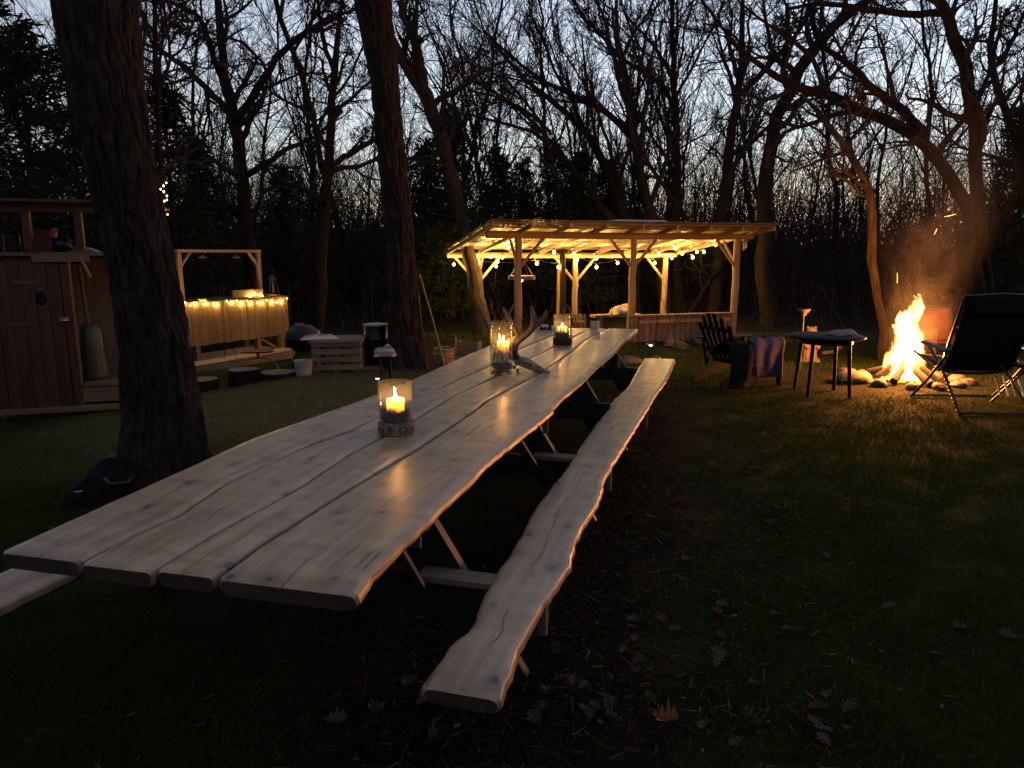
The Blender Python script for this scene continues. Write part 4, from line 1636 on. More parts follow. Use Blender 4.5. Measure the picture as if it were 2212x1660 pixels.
# ------------------------------------------------------------------ pavilion
PA = R(18)
PO = Vector((.137, 16.2, -.45))
pav = thing('pavilion', 'open timber pavilion with a sloping corrugated roof and bulbs strung under it', 'pavilion', tuple(PO), PA)
A3 = Vector((math.cos(PA), math.sin(PA), 0))
B3 = Vector((-math.sin(PA), math.cos(PA), 0))
S = 2.87
WD = 3.47
ZF, ZB = 2.40, 1.95          # undersides of front and back beam over the pavilion ground
SL = (ZF - ZB) / WD
rg = random.Random(8)


def log_post(a, b, z1, r, seed):
    g = random.Random(seed)
    n = 9
    pts = [(a + g.uniform(-.012, .012), b + g.uniform(-.012, .012), -.12 + (z1 + .12) * k / (n - 1)) for k in range(n)]
    pts[-1] = (a, b, z1)
    mb = MB().tube(pts, [r * (1.12 - .2 * k / (n - 1)) * g.uniform(.95, 1.06) for k in range(n)], 12, wob=.06, seed=seed)
    for k in range(5):
        t = g.uniform(.15, .95)
        an = g.uniform(0, 6.28)
        c = Vector((a, b, z1 * t))
        d = Vector((math.cos(an), math.sin(an), .3))
        mb.tube([c + d * r * .6, c + d * (r + .03)], [.016, .011], 6)
    return mb.build('post', LOG, pav, smooth=50)


for i in range(3):
    log_post(i * S, 0, ZF + .02, .085, 20 + i)
    log_post(i * S, WD, ZB + .02, .080, 30 + i)
MB().tube([(-.75, 0, ZF + .085), (S * .5, .01, ZF + .075), (S, 0, ZF + .07), (S * 1.6, .01, ZF + .08), (2 * S + .42, 0, ZF + .085)], [.085, .08, .078, .078, .07], 12, wob=.05, seed=3).build('beam', LOG, pav, smooth=50)
MB().tube([(-.85, WD, ZB + .085), (S * .5, WD, ZB + .075), (S, WD, ZB + .07), (S * 1.6, WD, ZB + .08), (2 * S + .35, WD, ZB + .085)], [.08, .078, .075, .078, .07], 12, wob=.05, seed=4).build('beam', LOG, pav, smooth=50)
for b, z in ((0, ZF), (WD, ZB)):
    for i in range(3):
        for s in (-1, 1):
            if (i == 2 and s > 0) or (i == 0 and s < 0 and b == 0):
                continue
            MB().beam((i * S + s * .06, b, z - .62), (i * S + s * .62, b, z + .03), .075, .06, ch=.012).build('brace', LOG, pav)
    for i in (0, 2):
        s = 1 if b == 0 else -1
        if not (i == 2 and b > 0):
            MB().beam((i * S, b + s * .06, z - .55), (i * S, b + s * .58, z + .05 - s * SL * .58 * (1 if s > 0 else 1)), .065, .055, ch=.012).build('brace', LOG, pav)
# rafters on both beams
ROV, LOV, FOV, BOV = .45, .9, .92, .18
zr = lambda b: ZF + .145 - SL * b
for a in np.linspace(-LOV + .06, 2 * S + ROV - .06, 9):
    MB().beam((a, -FOV + .03, zr(-FOV + .03)), (a + .01, WD + BOV - .03, zr(WD + BOV - .03)), .05, .10, ch=.008).build('rafter', LOG, pav)
for b in (-FOV + .16, -.2 + .0, 1.0, 2.0, 3.0):
    MB().beam((-LOV, b, zr(b) + .066), (2 * S + ROV, b, zr(b) + .066), .07, .03).build('purlin', RAW, pav)
# corrugated sheets, each a part
METAL = Mat('galvanised_sheet')
_o = METAL.obj()
METAL.bsdf(METAL.ramp(METAL.noise(_o, 5, 5, .65), [(.3, (.32, .29, .23)), (.7, (.58, .55, .48))]), METAL.ramp(METAL.noise(_o, 9, 3), [(.3, .38), (.7, .6)]), Metallic=.55)
METAL = METAL.m
a0 = -LOV
NS = 9
wS = (2 * S + ROV + LOV) / NS
for k in range(NS):
    na = 8 * 6 + 1
    lift = .086 + .004 * (k % 2)
    rows = []
    for b in np.linspace(-FOV - .04 + rg.uniform(-.015, .015), WD + BOV, 7):
        rows.append([(a0 + k * wS + (wS + .03) * i / (na - 1), b, zr(b) + lift + .011 + .011 * math.sin(2 * math.pi * 8 * i / (na - 1))) for i in range(na)])
    o = MB().grid(rows).build('roof_sheet', METAL, pav, smooth=True)
WHITE = m_plain('white_panel', (.72, .70, .68), .5, .08)
_b = -.55
MB().box((S * .92, _b, zr(_b) + .165), (1.25, .5, .05), ch=.006, axis=0).build('roof_panel', WHITE, pav)
# low board wall between the middle and the right front post
wl0, wl1 = S * .93, 2 * S - .35
MB().box(((wl0 + wl1) / 2, -.42, .63), (wl1 - wl0 + .1, .22, .045), axis=0, ch=.006).build('wall_cap', DECKW, pav)
MB().box(((wl0 + wl1) / 2, -.545, .50), (wl1 - wl0 - .25, .03, .075), axis=0).build('wall_rail', RAW, pav)
nbd = 17
for k in range(nbd):
    w = (wl1 - wl0) / nbd
    MB().box((wl0 + (k + .5) * w, -.42 + .002 * (k % 2), .29), (w - .012, .10, .63), axis=2, ch=.004).build('wall_board', OLDW, pav)
MB().box((wl1 + .02, -.05, .305), (.05, .66, .60), axis=1).build('wall_end', DECKW, pav)


def pavw(a, b, z):
    return PO + A3 * a + B3 * b + Vector((0, 0, z))


# bulbs
def m_bulb(name, col, strength):
    """clear glowing glass: lets the filament's own light out"""
    m = Mat(name)
    e = m.n('Emission')
    e.inputs[0].default_value = (*col, 1)
    e.inputs[1].default_value = strength
    t = m.n('BsdfTransparent')
    a = m.n('AddShader')
    m.l(e.outputs[0], a.inputs[0])
    m.l(t.outputs[0], a.inputs[1])
    m.l(a.outputs[0], m.out.inputs[0])
    return m.m


BULB = m_bulb('warm_bulb_glass', (1.0, .62, .15), 5.0)
FILA = {}


def filament(root, p, power, col, r=.012):
    k = (power, col)
    if k not in FILA:
        l_ = bpy.data.lights.new('filament', 'POINT')
        l_.energy = power
        l_.color = col
        l_.shadow_soft_size = r
        FILA[k] = l_
    o = bpy.data.objects.new('filament', FILA[k])
    COL.objects.link(o)
    o.parent = root
    o.location = p
CORD = m_plain('black_cord', (.012, .012, .012), .6)


def string_of_lights(name, label, pts, bulb_r, cordr, drop, mat, power, lcol, every=1, sag=.03):
    """pts: world positions of bulbs in order along the cord"""
    base = Vector(pts[0])
    root = thing(name, label, 'string lights', tuple(base))
    mb = MB()
    for p, q in zip(pts, pts[1:]):
        p, q = Vector(p) + Vector((0, 0, drop)), Vector(q) + Vector((0, 0, drop))
        mb.tube([p - base, (p + q) / 2 - base - Vector((0, 0, sag * (q - p).length)), q - base], cordr, 4)
    mb.build('cord', CORD, root)
    me = None
    for p in pts:
        if me is None:
            m0 = MB()
            m0.lathe([(0, -bulb_r * 1.15), (bulb_r * .75, -bulb_r * .75), (bulb_r, 0), (bulb_r * .8, bulb_r * .65), (bulb_r * .4, bulb_r * 1.3), (0, bulb_r * 1.3)], 8)
            o = m0.build('bulb', mat, root, smooth=True)
            me = o.data
            soc = None
        else:
            o = link('bulb', me, root)
        o.location = Vector(p) - base
        bs_ = .82 + .3 * ((pts.index(p) * .618) % 1)
        o.scale = (bs_, bs_, bs_)
        if pts.index(p) % every == 0:
            filament(root, Vector(p) - base, power, lcol)
        if drop > .03:
            if soc is None:
                soc = MB().lathe([(0, bulb_r * 1.2), (bulb_r * .5, bulb_r * 1.2), (bulb_r * .5, drop), (0, drop)], 8).build('socket', CORD, o).data
            else:
                link('socket', soc, o)
    return root


def z3(x, y):
    return .3542 * x + 939.6, .354 * y + 435


def on_pav(px, py, b):
    """pixel ray met with the upright plane b = const of the pavilion"""
    d = ray(px, py)
    o = Vector((0, 0, EYE))
    t = ((PO + B3 * b) - o).dot(B3) / d.dot(B3)
    return o + d * t


rowb = [(115, 387), (258, 380), (373, 398), (622, 380), (753, 403), (868, 357), (985, 403), (1114, 378), (1222, 348), (1340, 378), (1445, 348), (1572, 343), (1640, 310)]
rowf = [(340, 340), (380, 368), (411, 344), (447, 284), (726, 313), (848, 320), (985, 348), (1366, 319), (1468, 287), (1508, 319), (1598, 310), (1712, 265)]
string_of_lights('string_lights', 'string of warm bulbs sagging along the back beam of the pavilion', [tuple(on_pav(*z3(*q), WD - .22)) for q in rowb], .046, .006, .10, BULB, 35.0, (1.0, .56, .14))
string_of_lights('string_lights', 'string of warm bulbs zigzagging under the middle of the pavilion roof', [tuple(on_pav(*z3(*q), 1.7 if i > 3 else 2.5)) for i, q in enumerate(rowf)], .046, .006, .10, BULB, 35.0, (1.0, .56, .14))

# hanging wheel light
c = on_pav(1127, 600, 1.2)
ch = thing('hanging_lamp', 'round wooden hoop lamp hanging on cords under the left of the pavilion', 'lamp', tuple(c))
mb = MB()
rr = .33
rows = [[(q * math.cos(a), q * math.sin(a), z) for a in np.linspace(0, 2 * math.pi, 32, endpoint=False)] for q, z in ((rr - .03, -.045), (rr, -.045), (rr, .045), (rr - .03, .045), (rr - .03, -.045))]
mb.grid(rows, close=True)
mb.build('hoop', RAW, ch, smooth=40)
mb = MB()
for k in range(4):
    a = k * math.pi / 2 + .5
    mb.tube([((rr - .015) * math.cos(a), (rr - .015) * math.sin(a), .04), (.02 * math.cos(a), .02 * math.sin(a), .50)], .008, 5)
mb.tube([(0, 0, .49), (0, 0, zr(1.2) - (c.z - PO.z))], .008, 5)
mb.build('cord', RAW, ch)
MB().beam((-rr + .02, 0, -.01), (rr - .02, 0, -.01), .03, .02).build('crossbar', RAW, ch)
MB().lathe([(0, -.11), (.028, -.09), (.034, -.065), (.02, -.03), (0, -.03)], 10).build('bulb', BULB, ch, smooth=True)
filament(ch, (0, 0, -.065), 35.0, (1.0, .56, .14))
# bird house like chime at the right end
c = on_pav(1610, 520, -.02)
chm = thing('wind_chime', 'small wooden wind chime hanging from the right end of the pavilion beam', 'wind chime', tuple(c))
MB().box((0, 0, 0), (.13, .10, .05), ch=.006).build('block', RAW, chm)
MB().tube([(0, 0, .02), (0, 0, .11)], .004, 5).build('cord', CORD, chm)
for k in range(3):
    MB().tube([(-.04 + .04 * k, 0, -.03), (-.04 + .04 * k, 0, -.25 + .03 * k)], .011, 7).build('tube', WHITE, chm, smooth=True)

# low bench with a cream blanket inside the pavilion
c = pavw(S * 1.18, 1.9, 0)
bn = thing('log_bench', 'low plank bench inside the pavilion behind the middle post', 'bench', tuple(c), PA)
MB().box((-.0, 0, .44), (1.35, .34, .07), axis=0, ch=.012).build('seat', LOG, bn)
for s in (-1, 1):
    MB().tube([(s * .45, 0, -.05), (s * .45, 0, .402)], .10, 12).build('leg', LOG, bn, smooth=50)
CREAMC = Mat('cream_and_red_blanket')
_x = CREAMC.n('SeparateXYZ')
CREAMC.l(CREAMC.obj(), _x.inputs[0])
CREAMC.bsdf(CREAMC.ramp(CREAMC.math('FRACT', CREAMC.math('MULTIPLY', _x.outputs[1], 3.1)), [(.80, (.66, .58, .46)), (.82, (.45, .10, .06)), (.93, (.45, .10, .06)), (.95, (.66, .58, .46))], 'LINEAR'), .95)
CREAMC = CREAMC.m
q = c + A3 * .16
o = crumple('blanket', (0, 0, 0), .30, .20, .32, CREAMC, 6, 'bundled cream blanket with a red stripe on the pavilion bench', 'blanket')
put(o, (q.x, q.y, c.z + .478), PA)
c2 = pavw(S * .72, 1.9, 0)
cr = thing('slatted_crate', 'low crate of upright pale slats left of the pavilion bench', 'crate', tuple(c2), PA)
for k in range(9):
    MB().box((-.36 + .09 * k, -.16, .25), (.055, .02, .5), axis=2).build('slat', RAW, cr)
    MB().box((-.36 + .09 * k, .16, .25), (.055, .02, .5), axis=2).build('slat', RAW, cr)
MB().box((0, 0, .30), (.80, .298, .03), axis=0).build('shelf', RAW, cr)
MB().tube([tuple(pavw(S * .93, WD + .55, -.1)), tuple(pavw(S * .93, WD + .56, 1.0)), tuple(pavw(S * .93, WD + .55, 2.0))], [.14, .125, .12], 14, wob=.05).build('log_post', LOG, None, smooth=50, off=None)
o = bpy.data.objects['log_post']
tag(o, 'thick peeled log standing upright behind the back beam of the pavilion', 'post')

# ------------------------------------------------------------------ fire
FC = Vector((5.06, 9.0, gzf(5.06, 9.0)))
fm = Mat('flames')
_o = fm.obj()
sx = fm.n('SeparateXYZ')
fm.l(_o, sx.inputs[0])
zz = sx.outputs[2]
wn = fm.n('TexNoise')
wn.inputs['Scale'].default_value = 3.4
wn.inputs['Detail'].default_value = 5
mp = fm.n('Mapping')
mp.inputs['Scale'].default_value = (1.3, 1.3, .62)
mp.inputs['Location'].default_value = (3.1, 1.7, 5.2)
fm.l(_o, mp.inputs[0])
fm.l(mp.outputs[0], wn.inputs['Vector'])
wv = fm.n('VectorMath', operation='SUBTRACT')
fm.l(wn.outputs['Color'], wv.inputs[0])
wv.inputs[1].default_value = (.5, .5, .5)
ws = fm.n('VectorMath', operation='SCALE')
fm.l(wv.outputs[0], ws.inputs[0])
fm.l(fm.math('MULTIPLY_ADD', zz, .75, .14), ws.inputs['Scale'])
wa = fm.n('VectorMath', operation='ADD')
fm.l(_o, wa.inputs[0])
fm.l(ws.outputs[0], wa.inputs[1])
s2 = fm.n('SeparateXYZ')
fm.l(wa.outputs[0], s2.inputs[0])
# envelope: wide skirt, narrow tall tongue that leans left
dx = fm.math('ADD', s2.outputs[0], fm.math('MULTIPLY', fm.math('SINE', fm.math('MULTIPLY', zz, 3.0)), .05))
r = fm.math('SQRT', fm.math('ADD', fm.math('MULTIPLY', dx, dx), fm.math('MULTIPLY', s2.outputs[1], s2.outputs[1])))
env = fm.ramp(fm.math('DIVIDE', zz, 1.15), [(0, .205), (.12, .255), (.28, .22), (.42, .155), (.60, .125), (.80, .085), (.93, .035), (1, 0)])
e = fm.math('SUBTRACT', 1.0, fm.math('DIVIDE', r, fm.math('ADD', env, .0001)))
e = fm.math('MULTIPLY', e, 1.0)
tongue = fm.noise(_o, 7.5, 3, .6, .6, mul=(1.25, 1.25, .42))
e2 = fm.math('SUBTRACT', e, fm.math('MULTIPLY', fm.ramp(tongue, [(.42, 0), (.62, .55)]), fm.math('SUBTRACT', 1.05, fm.math('MULTIPLY', e, .6))))
den = fm.ramp(e2, [(.02, 0.0), (.35, 1.0)])
em = fm.n('Emission')
em.inputs[0].default_value = (1.0, .40, .075, 1)
fm.l(fm.math('MULTIPLY', den, 190.0), em.inputs[1])
fm.l(em.outputs[0], fm.out.inputs['Volume'])
fire = thing('campfire', 'tall bright campfire burning on logs in a ring of stones', 'campfire', tuple(FC))
fl = MB().lathe([(0, 0), (.44, .0), (.50, .16), (.45, .34), (.31, .52), (.23, .72), (.18, .95), (.11, 1.08), (0, 1.16)], 20).build('flames', fm.m, fire)
fl.location = (-.0, 0, .03)
CHAR = m_plain('charred_wood', (.018, .014, .012), .9, .4, 20, .5)
EMB = m_emit('glowing_embers', (1.0, .22, .03), 7)
for k in range(7):
    a = k * .9 + .3
    r0 = .34 + .08 * (k % 3)
    MB().tube([(r0 * math.cos(a), r0 * math.sin(a), .05), (.2 * math.cos(a), .2 * math.sin(a), .16), (.03 * math.cos(a + 2), .03 * math.sin(a + 2), .34 + .05 * (k % 2))], [.05, .047, .04], 9, wob=.1, seed=k).build('log', CHAR, fire, smooth=50)
mb = MB()
g = random.Random(2)
for k in range(60):
    a, q = g.uniform(0, 6.28), .30 * math.sqrt(g.random())
    mb.ball((q * math.cos(a), q * math.sin(a), .02 + .03 * g.random()), g.uniform(.012, .03), 6, 4, (1, 1, .7), .2, k)
mb.build('embers', EMB, fire, kind='stuff')
lg = bpy.data.lights.new('fire_light', 'POINT')
lg.energy = 900
lg.color = (1.0, .31, .06)
lg.shadow_soft_size = .22
lo = bpy.data.objects.new('fire_light', lg)
COL.objects.link(lo)
lo.parent = fire
lo.location = (0, 0, .50)
for k in range(13):
    a = 2 * math.pi * k / 13 + g.uniform(-.1, .1)
    q = .66 + g.uniform(-.05, .06)
    r_ = g.uniform(.07, .115)
    x, y = FC.x + q * math.cos(a), FC.y + q * .95 * math.sin(a)
    o = MB().ball((0, 0, 0), r_, 10, 7, (1.15, .9, .68), .16, k).build('fire_stone', STONE, None, smooth=60)
    o.location = (x, y, gzf(x, y) + r_ * .22)
    o.rotation_euler = (g.uniform(-.2, .2), g.uniform(-.2, .2), a)
    tag(o, 'grey rounded stone in the ring round the campfire', 'stone', 'stones ringing the campfire')
# sparks
g = random.Random(4)
SPK = m_emit('spark_glow', (1.0, .5, .16), 9)
sp = [((2018, 507), (2024, 494)), ((2040, 469), (2066, 463)), ((1980, 683), (1984, 671)), ((1938, 612), (1938, 590))]
for p, q in sp:
    a, b = at(*p, 9.2), at(*q, 9.15)
    o = MB().tube([a - a, (b - a) * .5 + Vector((.004, 0, .0)), b - a], [.0012, .0018, .0008], 5).build('spark', SPK, None)
    o.location = a
    tag(o, 'glowing spark drifting up above the campfire', 'spark', 'sparks above the campfire')
# smoke
sm = Mat('wood_smoke')
_o = sm.obj()
sx = sm.n('SeparateXYZ')
sm.l(_o, sx.inputs[0])
cx_ = sm.math('MULTIPLY', sm.math('SUBTRACT', sx.outputs[2], .2), .13)
r = sm.math('SQRT', sm.math('ADD', sm.math('POWER', sm.math('SUBTRACT', sx.outputs[0], cx_), 2), sm.math('POWER', sx.outputs[1], 2)))
wid = sm.math('MULTIPLY_ADD', sx.outputs[2], .29, .22)
fall = sm.ramp(sm.math('DIVIDE', r, wid), [(0.0, 1.0), (.45, .45), (.95, 0.0)])
sn = sm.ramp(sm.noise(_o, 1.9, 5, .6, 1.2, mul=(1, 1, .6)), [(.42, .0), (.66, 1.0)])
top = sm.ramp(sm.math('DIVIDE', sx.outputs[2], 3.6), [(.06, 0), (.16, 1), (.4, .55), (.7, .15), (.95, 0)])
pv = sm.n('VolumePrincipled')
pv.inputs['Color'].default_value = (.9, .86, .82, 1)
pv.inputs['Anisotropy'].default_value = .2
sm.l(sm.math('MULTIPLY', sm.math('MULTIPLY', fall, sn), sm.math('MULTIPLY', top, .46)), pv.inputs['Density'])
sm.l(pv.outputs[0], sm.out.inputs['Volume'])
rows = []
o = MB()
for z in np.linspace(.2, 3.6, 9):
    w = .22 + .29 * z
    rows.append([((z - .2) * .13 + w * math.cos(a), w * math.sin(a), z) for a in np.linspace(0, 2 * math.pi, 18, endpoint=False)])
o.grid(rows, close=True)
o.f += [tuple(range(17, -1, -1)), tuple(range(8 * 18, 9 * 18))]
o.m += [0, 0]
o = o.build('smoke', sm.m, None, kind='stuff')
o.location = FC
tag(o, 'thin smoke rising from the campfire, lit orange from below')

# ------------------------------------------------------------------ chairs and table by the fire
DARKW = m_plain('dark_painted_wood', (.006, .0055, .006), .6, .25, 9, .15, Specular_IOR_Level=.12)
PURPLE = m_plain('purple_fleece', (.060, .038, .095), .95, .3, 10, .5)
FABRIC = m_plain('dark_mesh_fabric', (.010, .009, .009), .9, .25, 60, .2, Specular_IOR_Level=.15)
RUST = m_plain('rust_red_fabric', (.16, .055, .03), .9, .35, 6, .3)
cp = G(1602, 828)
CA = math.radians(-70)      # faces the fire
ch = thing('garden_chair', 'dark slatted garden chair with a fan back and a purple blanket over its arm', 'garden chair', (cp.x, cp.y, gzf(cp.x, cp.y)), CA)
# local: +y forward
for k in range(6):
    t = (k - 2.5) / 2.5
    w0, w1 = .20 * t, .30 * t
    hgt = .62 - .13 * t * t
    lean = .40
    p0 = Vector((w0, -.26, .27))
    mid = Vector(((w0 + w1) / 2, -.26 - lean * hgt * .5 - .012, .27 + hgt * .5))
    p1 = Vector((w1, -.26 - lean * hgt, .27 + hgt))
    mb = MB()
    mb.beam(p0, mid, .066, .018, up=(0, 1, .4), ch=.004)
    mb.beam(mid, p1, .078, .018, up=(0, 1, .4), ch=.004)
    mb.build('back_slat', DARKW, ch)
MB().beam((-.30, -.335, .42), (.30, -.335, .42), .02, .07).build('back_rail', DARKW, ch)
MB().beam((-.27, -.445, .70), (.27, -.445, .70), .02, .05).build('back_rail', DARKW, ch)
for k in range(5):
    y = .26 - .11 * k
    MB().box((0, y, .36 - .045 * k * .5), (.56, .095, .02), axis=0, ch=.004).build('seat_slat', DARKW, ch)
for s in (-1, 1):
    MB().beam((s * .33, .30, -.02), (s * .33, .25, .545), .075, .024, up=(0, 1, 0)).build('leg', DARKW, ch)
    MB().beam((s * .295, .34, .36), (s * .295, -.52, .03), .024, .11, up=(0, 0, 1)).build('leg', DARKW, ch)
    MB().beam((s * .36, .36, .565), (s * .36, -.36, .545), .135, .022, ch=.006, up=(0, 0, 1)).build('armrest', DARKW, ch)
    MB().beam((s * .31, -.30, .20), (s * .35, -.35, .545), .06, .024).build('arm_bracket', DARKW, ch)
g = rnd(44)
ks = [(g.uniform(1.5, 4.5), g.uniform(2, 8), g.uniform(0, 6)) for _ in range(6)]


def drape(name, path, half, across, mat, label, cat, loc_, rz, seed=1, n=34, m=26, amp=.038):
    """cloth hanging along a path (list of points), folded across its width"""
    p, _ = resample([tuple(q) for q in path], [0] * len(path), n)
    A = np.array(across, float)
    rows = []
    for i in range(n):
        row = []
        f = i / (n - 1)
        ed = abs(f - .45) * 1.6
        for j in range(m):
            v = j / (m - 1) * 2 - 1
            w = sum(math.sin(a * v * 1.7 + b * f + c + seed) for a, b, c in ks) / 6
            q = p[i] + A * (v * half * (1 - .18 * ed + .10 * math.sin(3 * f + seed)))
            nrm = np.cross(A, p[min(i + 1, n - 1)] - p[max(i - 1, 0)])
            nrm /= np.linalg.norm(nrm) + 1e-9
            row.append(tuple(q + nrm * (w * amp * (.5 + 1.8 * ed)) + np.array([.5, 1, 0]) * (w * amp * .8)))
        rows.append(row)
    o = MB().grid(rows).build(name, mat, None, smooth=True)
    md = o.modifiers.new('cloth', 'SOLIDIFY')
    md.thickness = .010
    put(o, loc_, rz)
    return tag(o, label, cat)


# blanket falls over the near arm (local +x side is towards the camera)
drape('blanket', [(.18, .02, .40), (.22, .03, .50), (.30, .03, .60), (.38, .02, .605), (.455, .0, .56), (.49, -.03, .42), (.50, -.02, .28), (.47, .02, .15)], .26, (-.05, 1, 0), PURPLE,
      'purple fleece blanket hanging over the near arm of the garden chair', 'blanket', (cp.x, cp.y, gzf(cp.x, cp.y)), CA, 2)
drape('jacket', [(-.10, -.33, .38), (.05, -.34, .46), (.22, -.36, .52), (.34, -.36, .58), (.44, -.37, .50), (.46, -.38, .28), (.46, -.40, .04)], .15, (0, 1, 0), FABRIC,
      'black jacket hanging over the back corner of the garden chair', 'jacket', (cp.x, cp.y, gzf(cp.x, cp.y)), CA, 5)

# round table
rt0 = at(1783, 728, 8.15)
zt = gzf(rt0.x, rt0.y)
HT = rt0.z - zt + .02
rt = thing('round_table', 'round dark table on four thin legs in front of the campfire', 'table', (rt0.x, rt0.y, zt), .42)
MB().lathe([(0, HT - .03), (.40, HT - .03), (.425, HT - .018), (.425, HT - .006), (.415, HT), (0, HT)], 48).build('tabletop', DARKW, rt, smooth=40)
MB().lathe([(.28, HT - .09), (.30, HT - .09), (.30, HT - .031), (.28, HT - .031), (.28, HT - .09)], 32).build('apron', DARKW, rt, smooth=40)
for k in range(4):
    a = k * math.pi / 2 + .3
    MB().tube([(.275 * math.cos(a), .275 * math.sin(a), HT - .032), (.33 * math.cos(a), .33 * math.sin(a), -.01)], [.024, .019], 10).build('leg', DARKW, rt, smooth=50)
o = crumple('cloth', (0, 0, 0), .15, .11, .075, m_plain('grey_cloth', (.22, .20, .20), .9, .3, 10, .3), 12, 'crumpled pale grey cloth lying on the round dark table', 'cloth')
put(o, (rt0.x + .20, rt0.y + .02, zt + HT + .001), .3)

# reclining camp chair seen from behind
rc = G(2062, 892)
rc = Vector((rc.x + .42, rc.y + .28, 0))
ca = R(-3)
rcz = gzf(rc.x, rc.y)
rl = thing('reclining_chair', 'large dark reclining camp chair seen from behind at the right edge', 'camp chair', (rc.x, rc.y, rcz), ca)
W = .37
TUBE = m_plain('chair_tube', (.05, .045, .042), .35, .2, 12, .05, Metallic=.7)
# back panel rising above the seat, leaning towards the viewer
rows = []
for i in range(14):
    t = i / 13
    y = .12 - .30 * t - .05 * math.sin(math.pi * t)
    z = .36 + .80 * t
    rows.append([(v * (W - .025) , y + .03 * (1 - v * v), z) for v in np.linspace(-1, 1, 9)])
o = MB().grid(rows).build('back_panel', FABRIC, rl, smooth=True)
o.modifiers.new('thick', 'SOLIDIFY').thickness = .012
rows = []
for i in range(12):
    t = i / 11
    rows.append([(v * (W - .03), .12 + .56 * t, .36 + .12 * t + .03 * v * v - .03) for v in np.linspace(-1, 1, 9)])
o = MB().grid(rows).build('seat_panel', FABRIC, rl, smooth=True)
o.modifiers.new('thick', 'SOLIDIFY').thickness = .012
MB().box((0, -.145, 1.06), (.5, .07, .17), ch=.025, axis=0).build('head_pillow', FABRIC, rl)
for s in (-1, 1):
    MB().tube([(s * W, .70, .50), (s * W, .13, .36), (s * W, .03, .60), (s * W, -.19, 1.17)], .014, 9).build('side_rail', TUBE, rl, smooth=50)
    MB().tube([(s * (W + .05), -.42, .0), (s * (W + .05), -.20, .22), (s * (W + .05), .02, .44), (s * (W + .05), .30, .60)], .014, 9).build('leg', TUBE, rl, smooth=50)
    MB().tube([(s * (W + .07), .52, .0), (s * (W + .07), .20, .26), (s * (W + .07), -.10, .56)], .014, 9).build('leg', TUBE, rl, smooth=50)
    MB().beam((s * (W + .075), -.16, .605), (s * (W + .075), .36, .640), .075, .032, ch=.012, up=(0, 0, 1)).build('armrest', BLACKP, rl)
    for k in range(9):
        t = k / 8
        a = Vector((s * (W + .0), .13 - .30 * t, .40 + .72 * t))
        MB().beam(a, a + Vector((-s * .045, .006, .018)), .008, .008).build('lace', CORD, rl)
MB().tube([(-W, -.19, 1.17), (0, -.205, 1.195), (W, -.19, 1.17)], .014, 9).build('top_rail', TUBE, rl, smooth=50)
MB().tube([(-W - .05, -.42, .014), (W + .05, -.42, .014)], .014, 9).build('foot_bar', TUBE, rl, smooth=50)
MB().tube([(-W - .07, .52, .014), (W + .07, .52, .014)], .014, 9).build('foot_bar', TUBE, rl, smooth=50)
for k in range(5):
    x = .08 + .075 * k
    MB().beam((x - .02, -.26, .16), (x + .05, -.02, .33), .018, .006).build('elastic_strap', WHITE if k % 2 else RAW, rl)
for s in (-1, 1):
    x0 = s * W * .98
    for k in range(14):
        t = k / 13
        c = Vector((s * (W + .05), -.42 + .44 * t, .0 + .44 * t))
        MB().lathe([(.018, -.006), (.024, 0), (.018, .006), (.018, -.006)], 8, c=c, M=Matrix.Rotation(-.8, 3, 'X')).build('spring_coil', BLACKM, rl)

# second chair cut by the frame
c = G(2225, 885)
c2 = thing('folding_chair', 'dark folding chair cut off by the right edge of the view', 'camp chair', (c.x + .12, c.y + .1, gzf(c.x, c.y)), R(10))
for s in (-1, 1):
    MB().tube([(s * .25, .30, 0), (s * .25, -.10, .44), (s * .25, -.22, .86)], .013, 8).build('side_rail', TUBE, c2, smooth=50)
    MB().tube([(s * .27, -.24, 0), (s * .27, .22, .44)], .013, 8).build('leg', TUBE, c2, smooth=50)
MB().box((0, .06, .44), (.48, .40, .025), ch=.008, axis=0).build('seat', FABRIC, c2)
MB().beam((0, -.15, .60), (0, -.215, .85), .48, .02, up=(0, 1, .2)).build('backrest', FABRIC, c2)

# rust coloured camp chair beyond the fire, facing the viewer
c = at(2038, 770, 10.7)
zc = gzf(c.x, c.y)
fc = thing('camp_chair', 'rust coloured fabric camp chair behind the fire, lit by the flames', 'camp chair', (c.x, c.y, zc), math.pi + .12)
w = .33
rows = []
for i in range(10):
    t = i / 9
    rows.append([(v * w, -.22 - .16 * t - .05 * (1 - v * v), .36 + .50 * t) for v in np.linspace(-1, 1, 9)])
o = MB().grid(rows).build('back_panel', RUST, fc, smooth=True)
o.modifiers.new('thick', 'SOLIDIFY').thickness = .012
rows = []
for i in range(10):
    t = i / 9
    rows.append([(v * w, -.22 + .46 * t, .37 - .05 * math.sin(math.pi * t) * (1 - v * v) + .04 * t) for v in np.linspace(-1, 1, 9)])
o = MB().grid(rows).build('seat_panel', RUST, fc, smooth=True)
o.modifiers.new('thick', 'SOLIDIFY').thickness = .012
for s in (-1, 1):
    MB().tube([(s * w, -.38, .88), (s * w, -.22, .36), (s * w, -.16, 0)], .012, 8).build('back_post', TUBE, fc, smooth=50)
    MB().tube([(s * w, .24, .0), (s * w, .24, .58)], .012, 8).build('leg', TUBE, fc, smooth=50)
    MB().beam((s * (w + .01), -.28, .57), (s * (w + .01), .28, .59), .07, .02, ch=.008, up=(0, 0, 1)).build('armrest', RUST, fc)
MB().tube([(-w, .24, .02), (w, -.20, .34)], .010, 8).build('cross_brace', TUBE, fc)
MB().tube([(w, .24, .02), (-w, -.20, .34)], .010, 8).build('cross_brace', TUBE, fc)
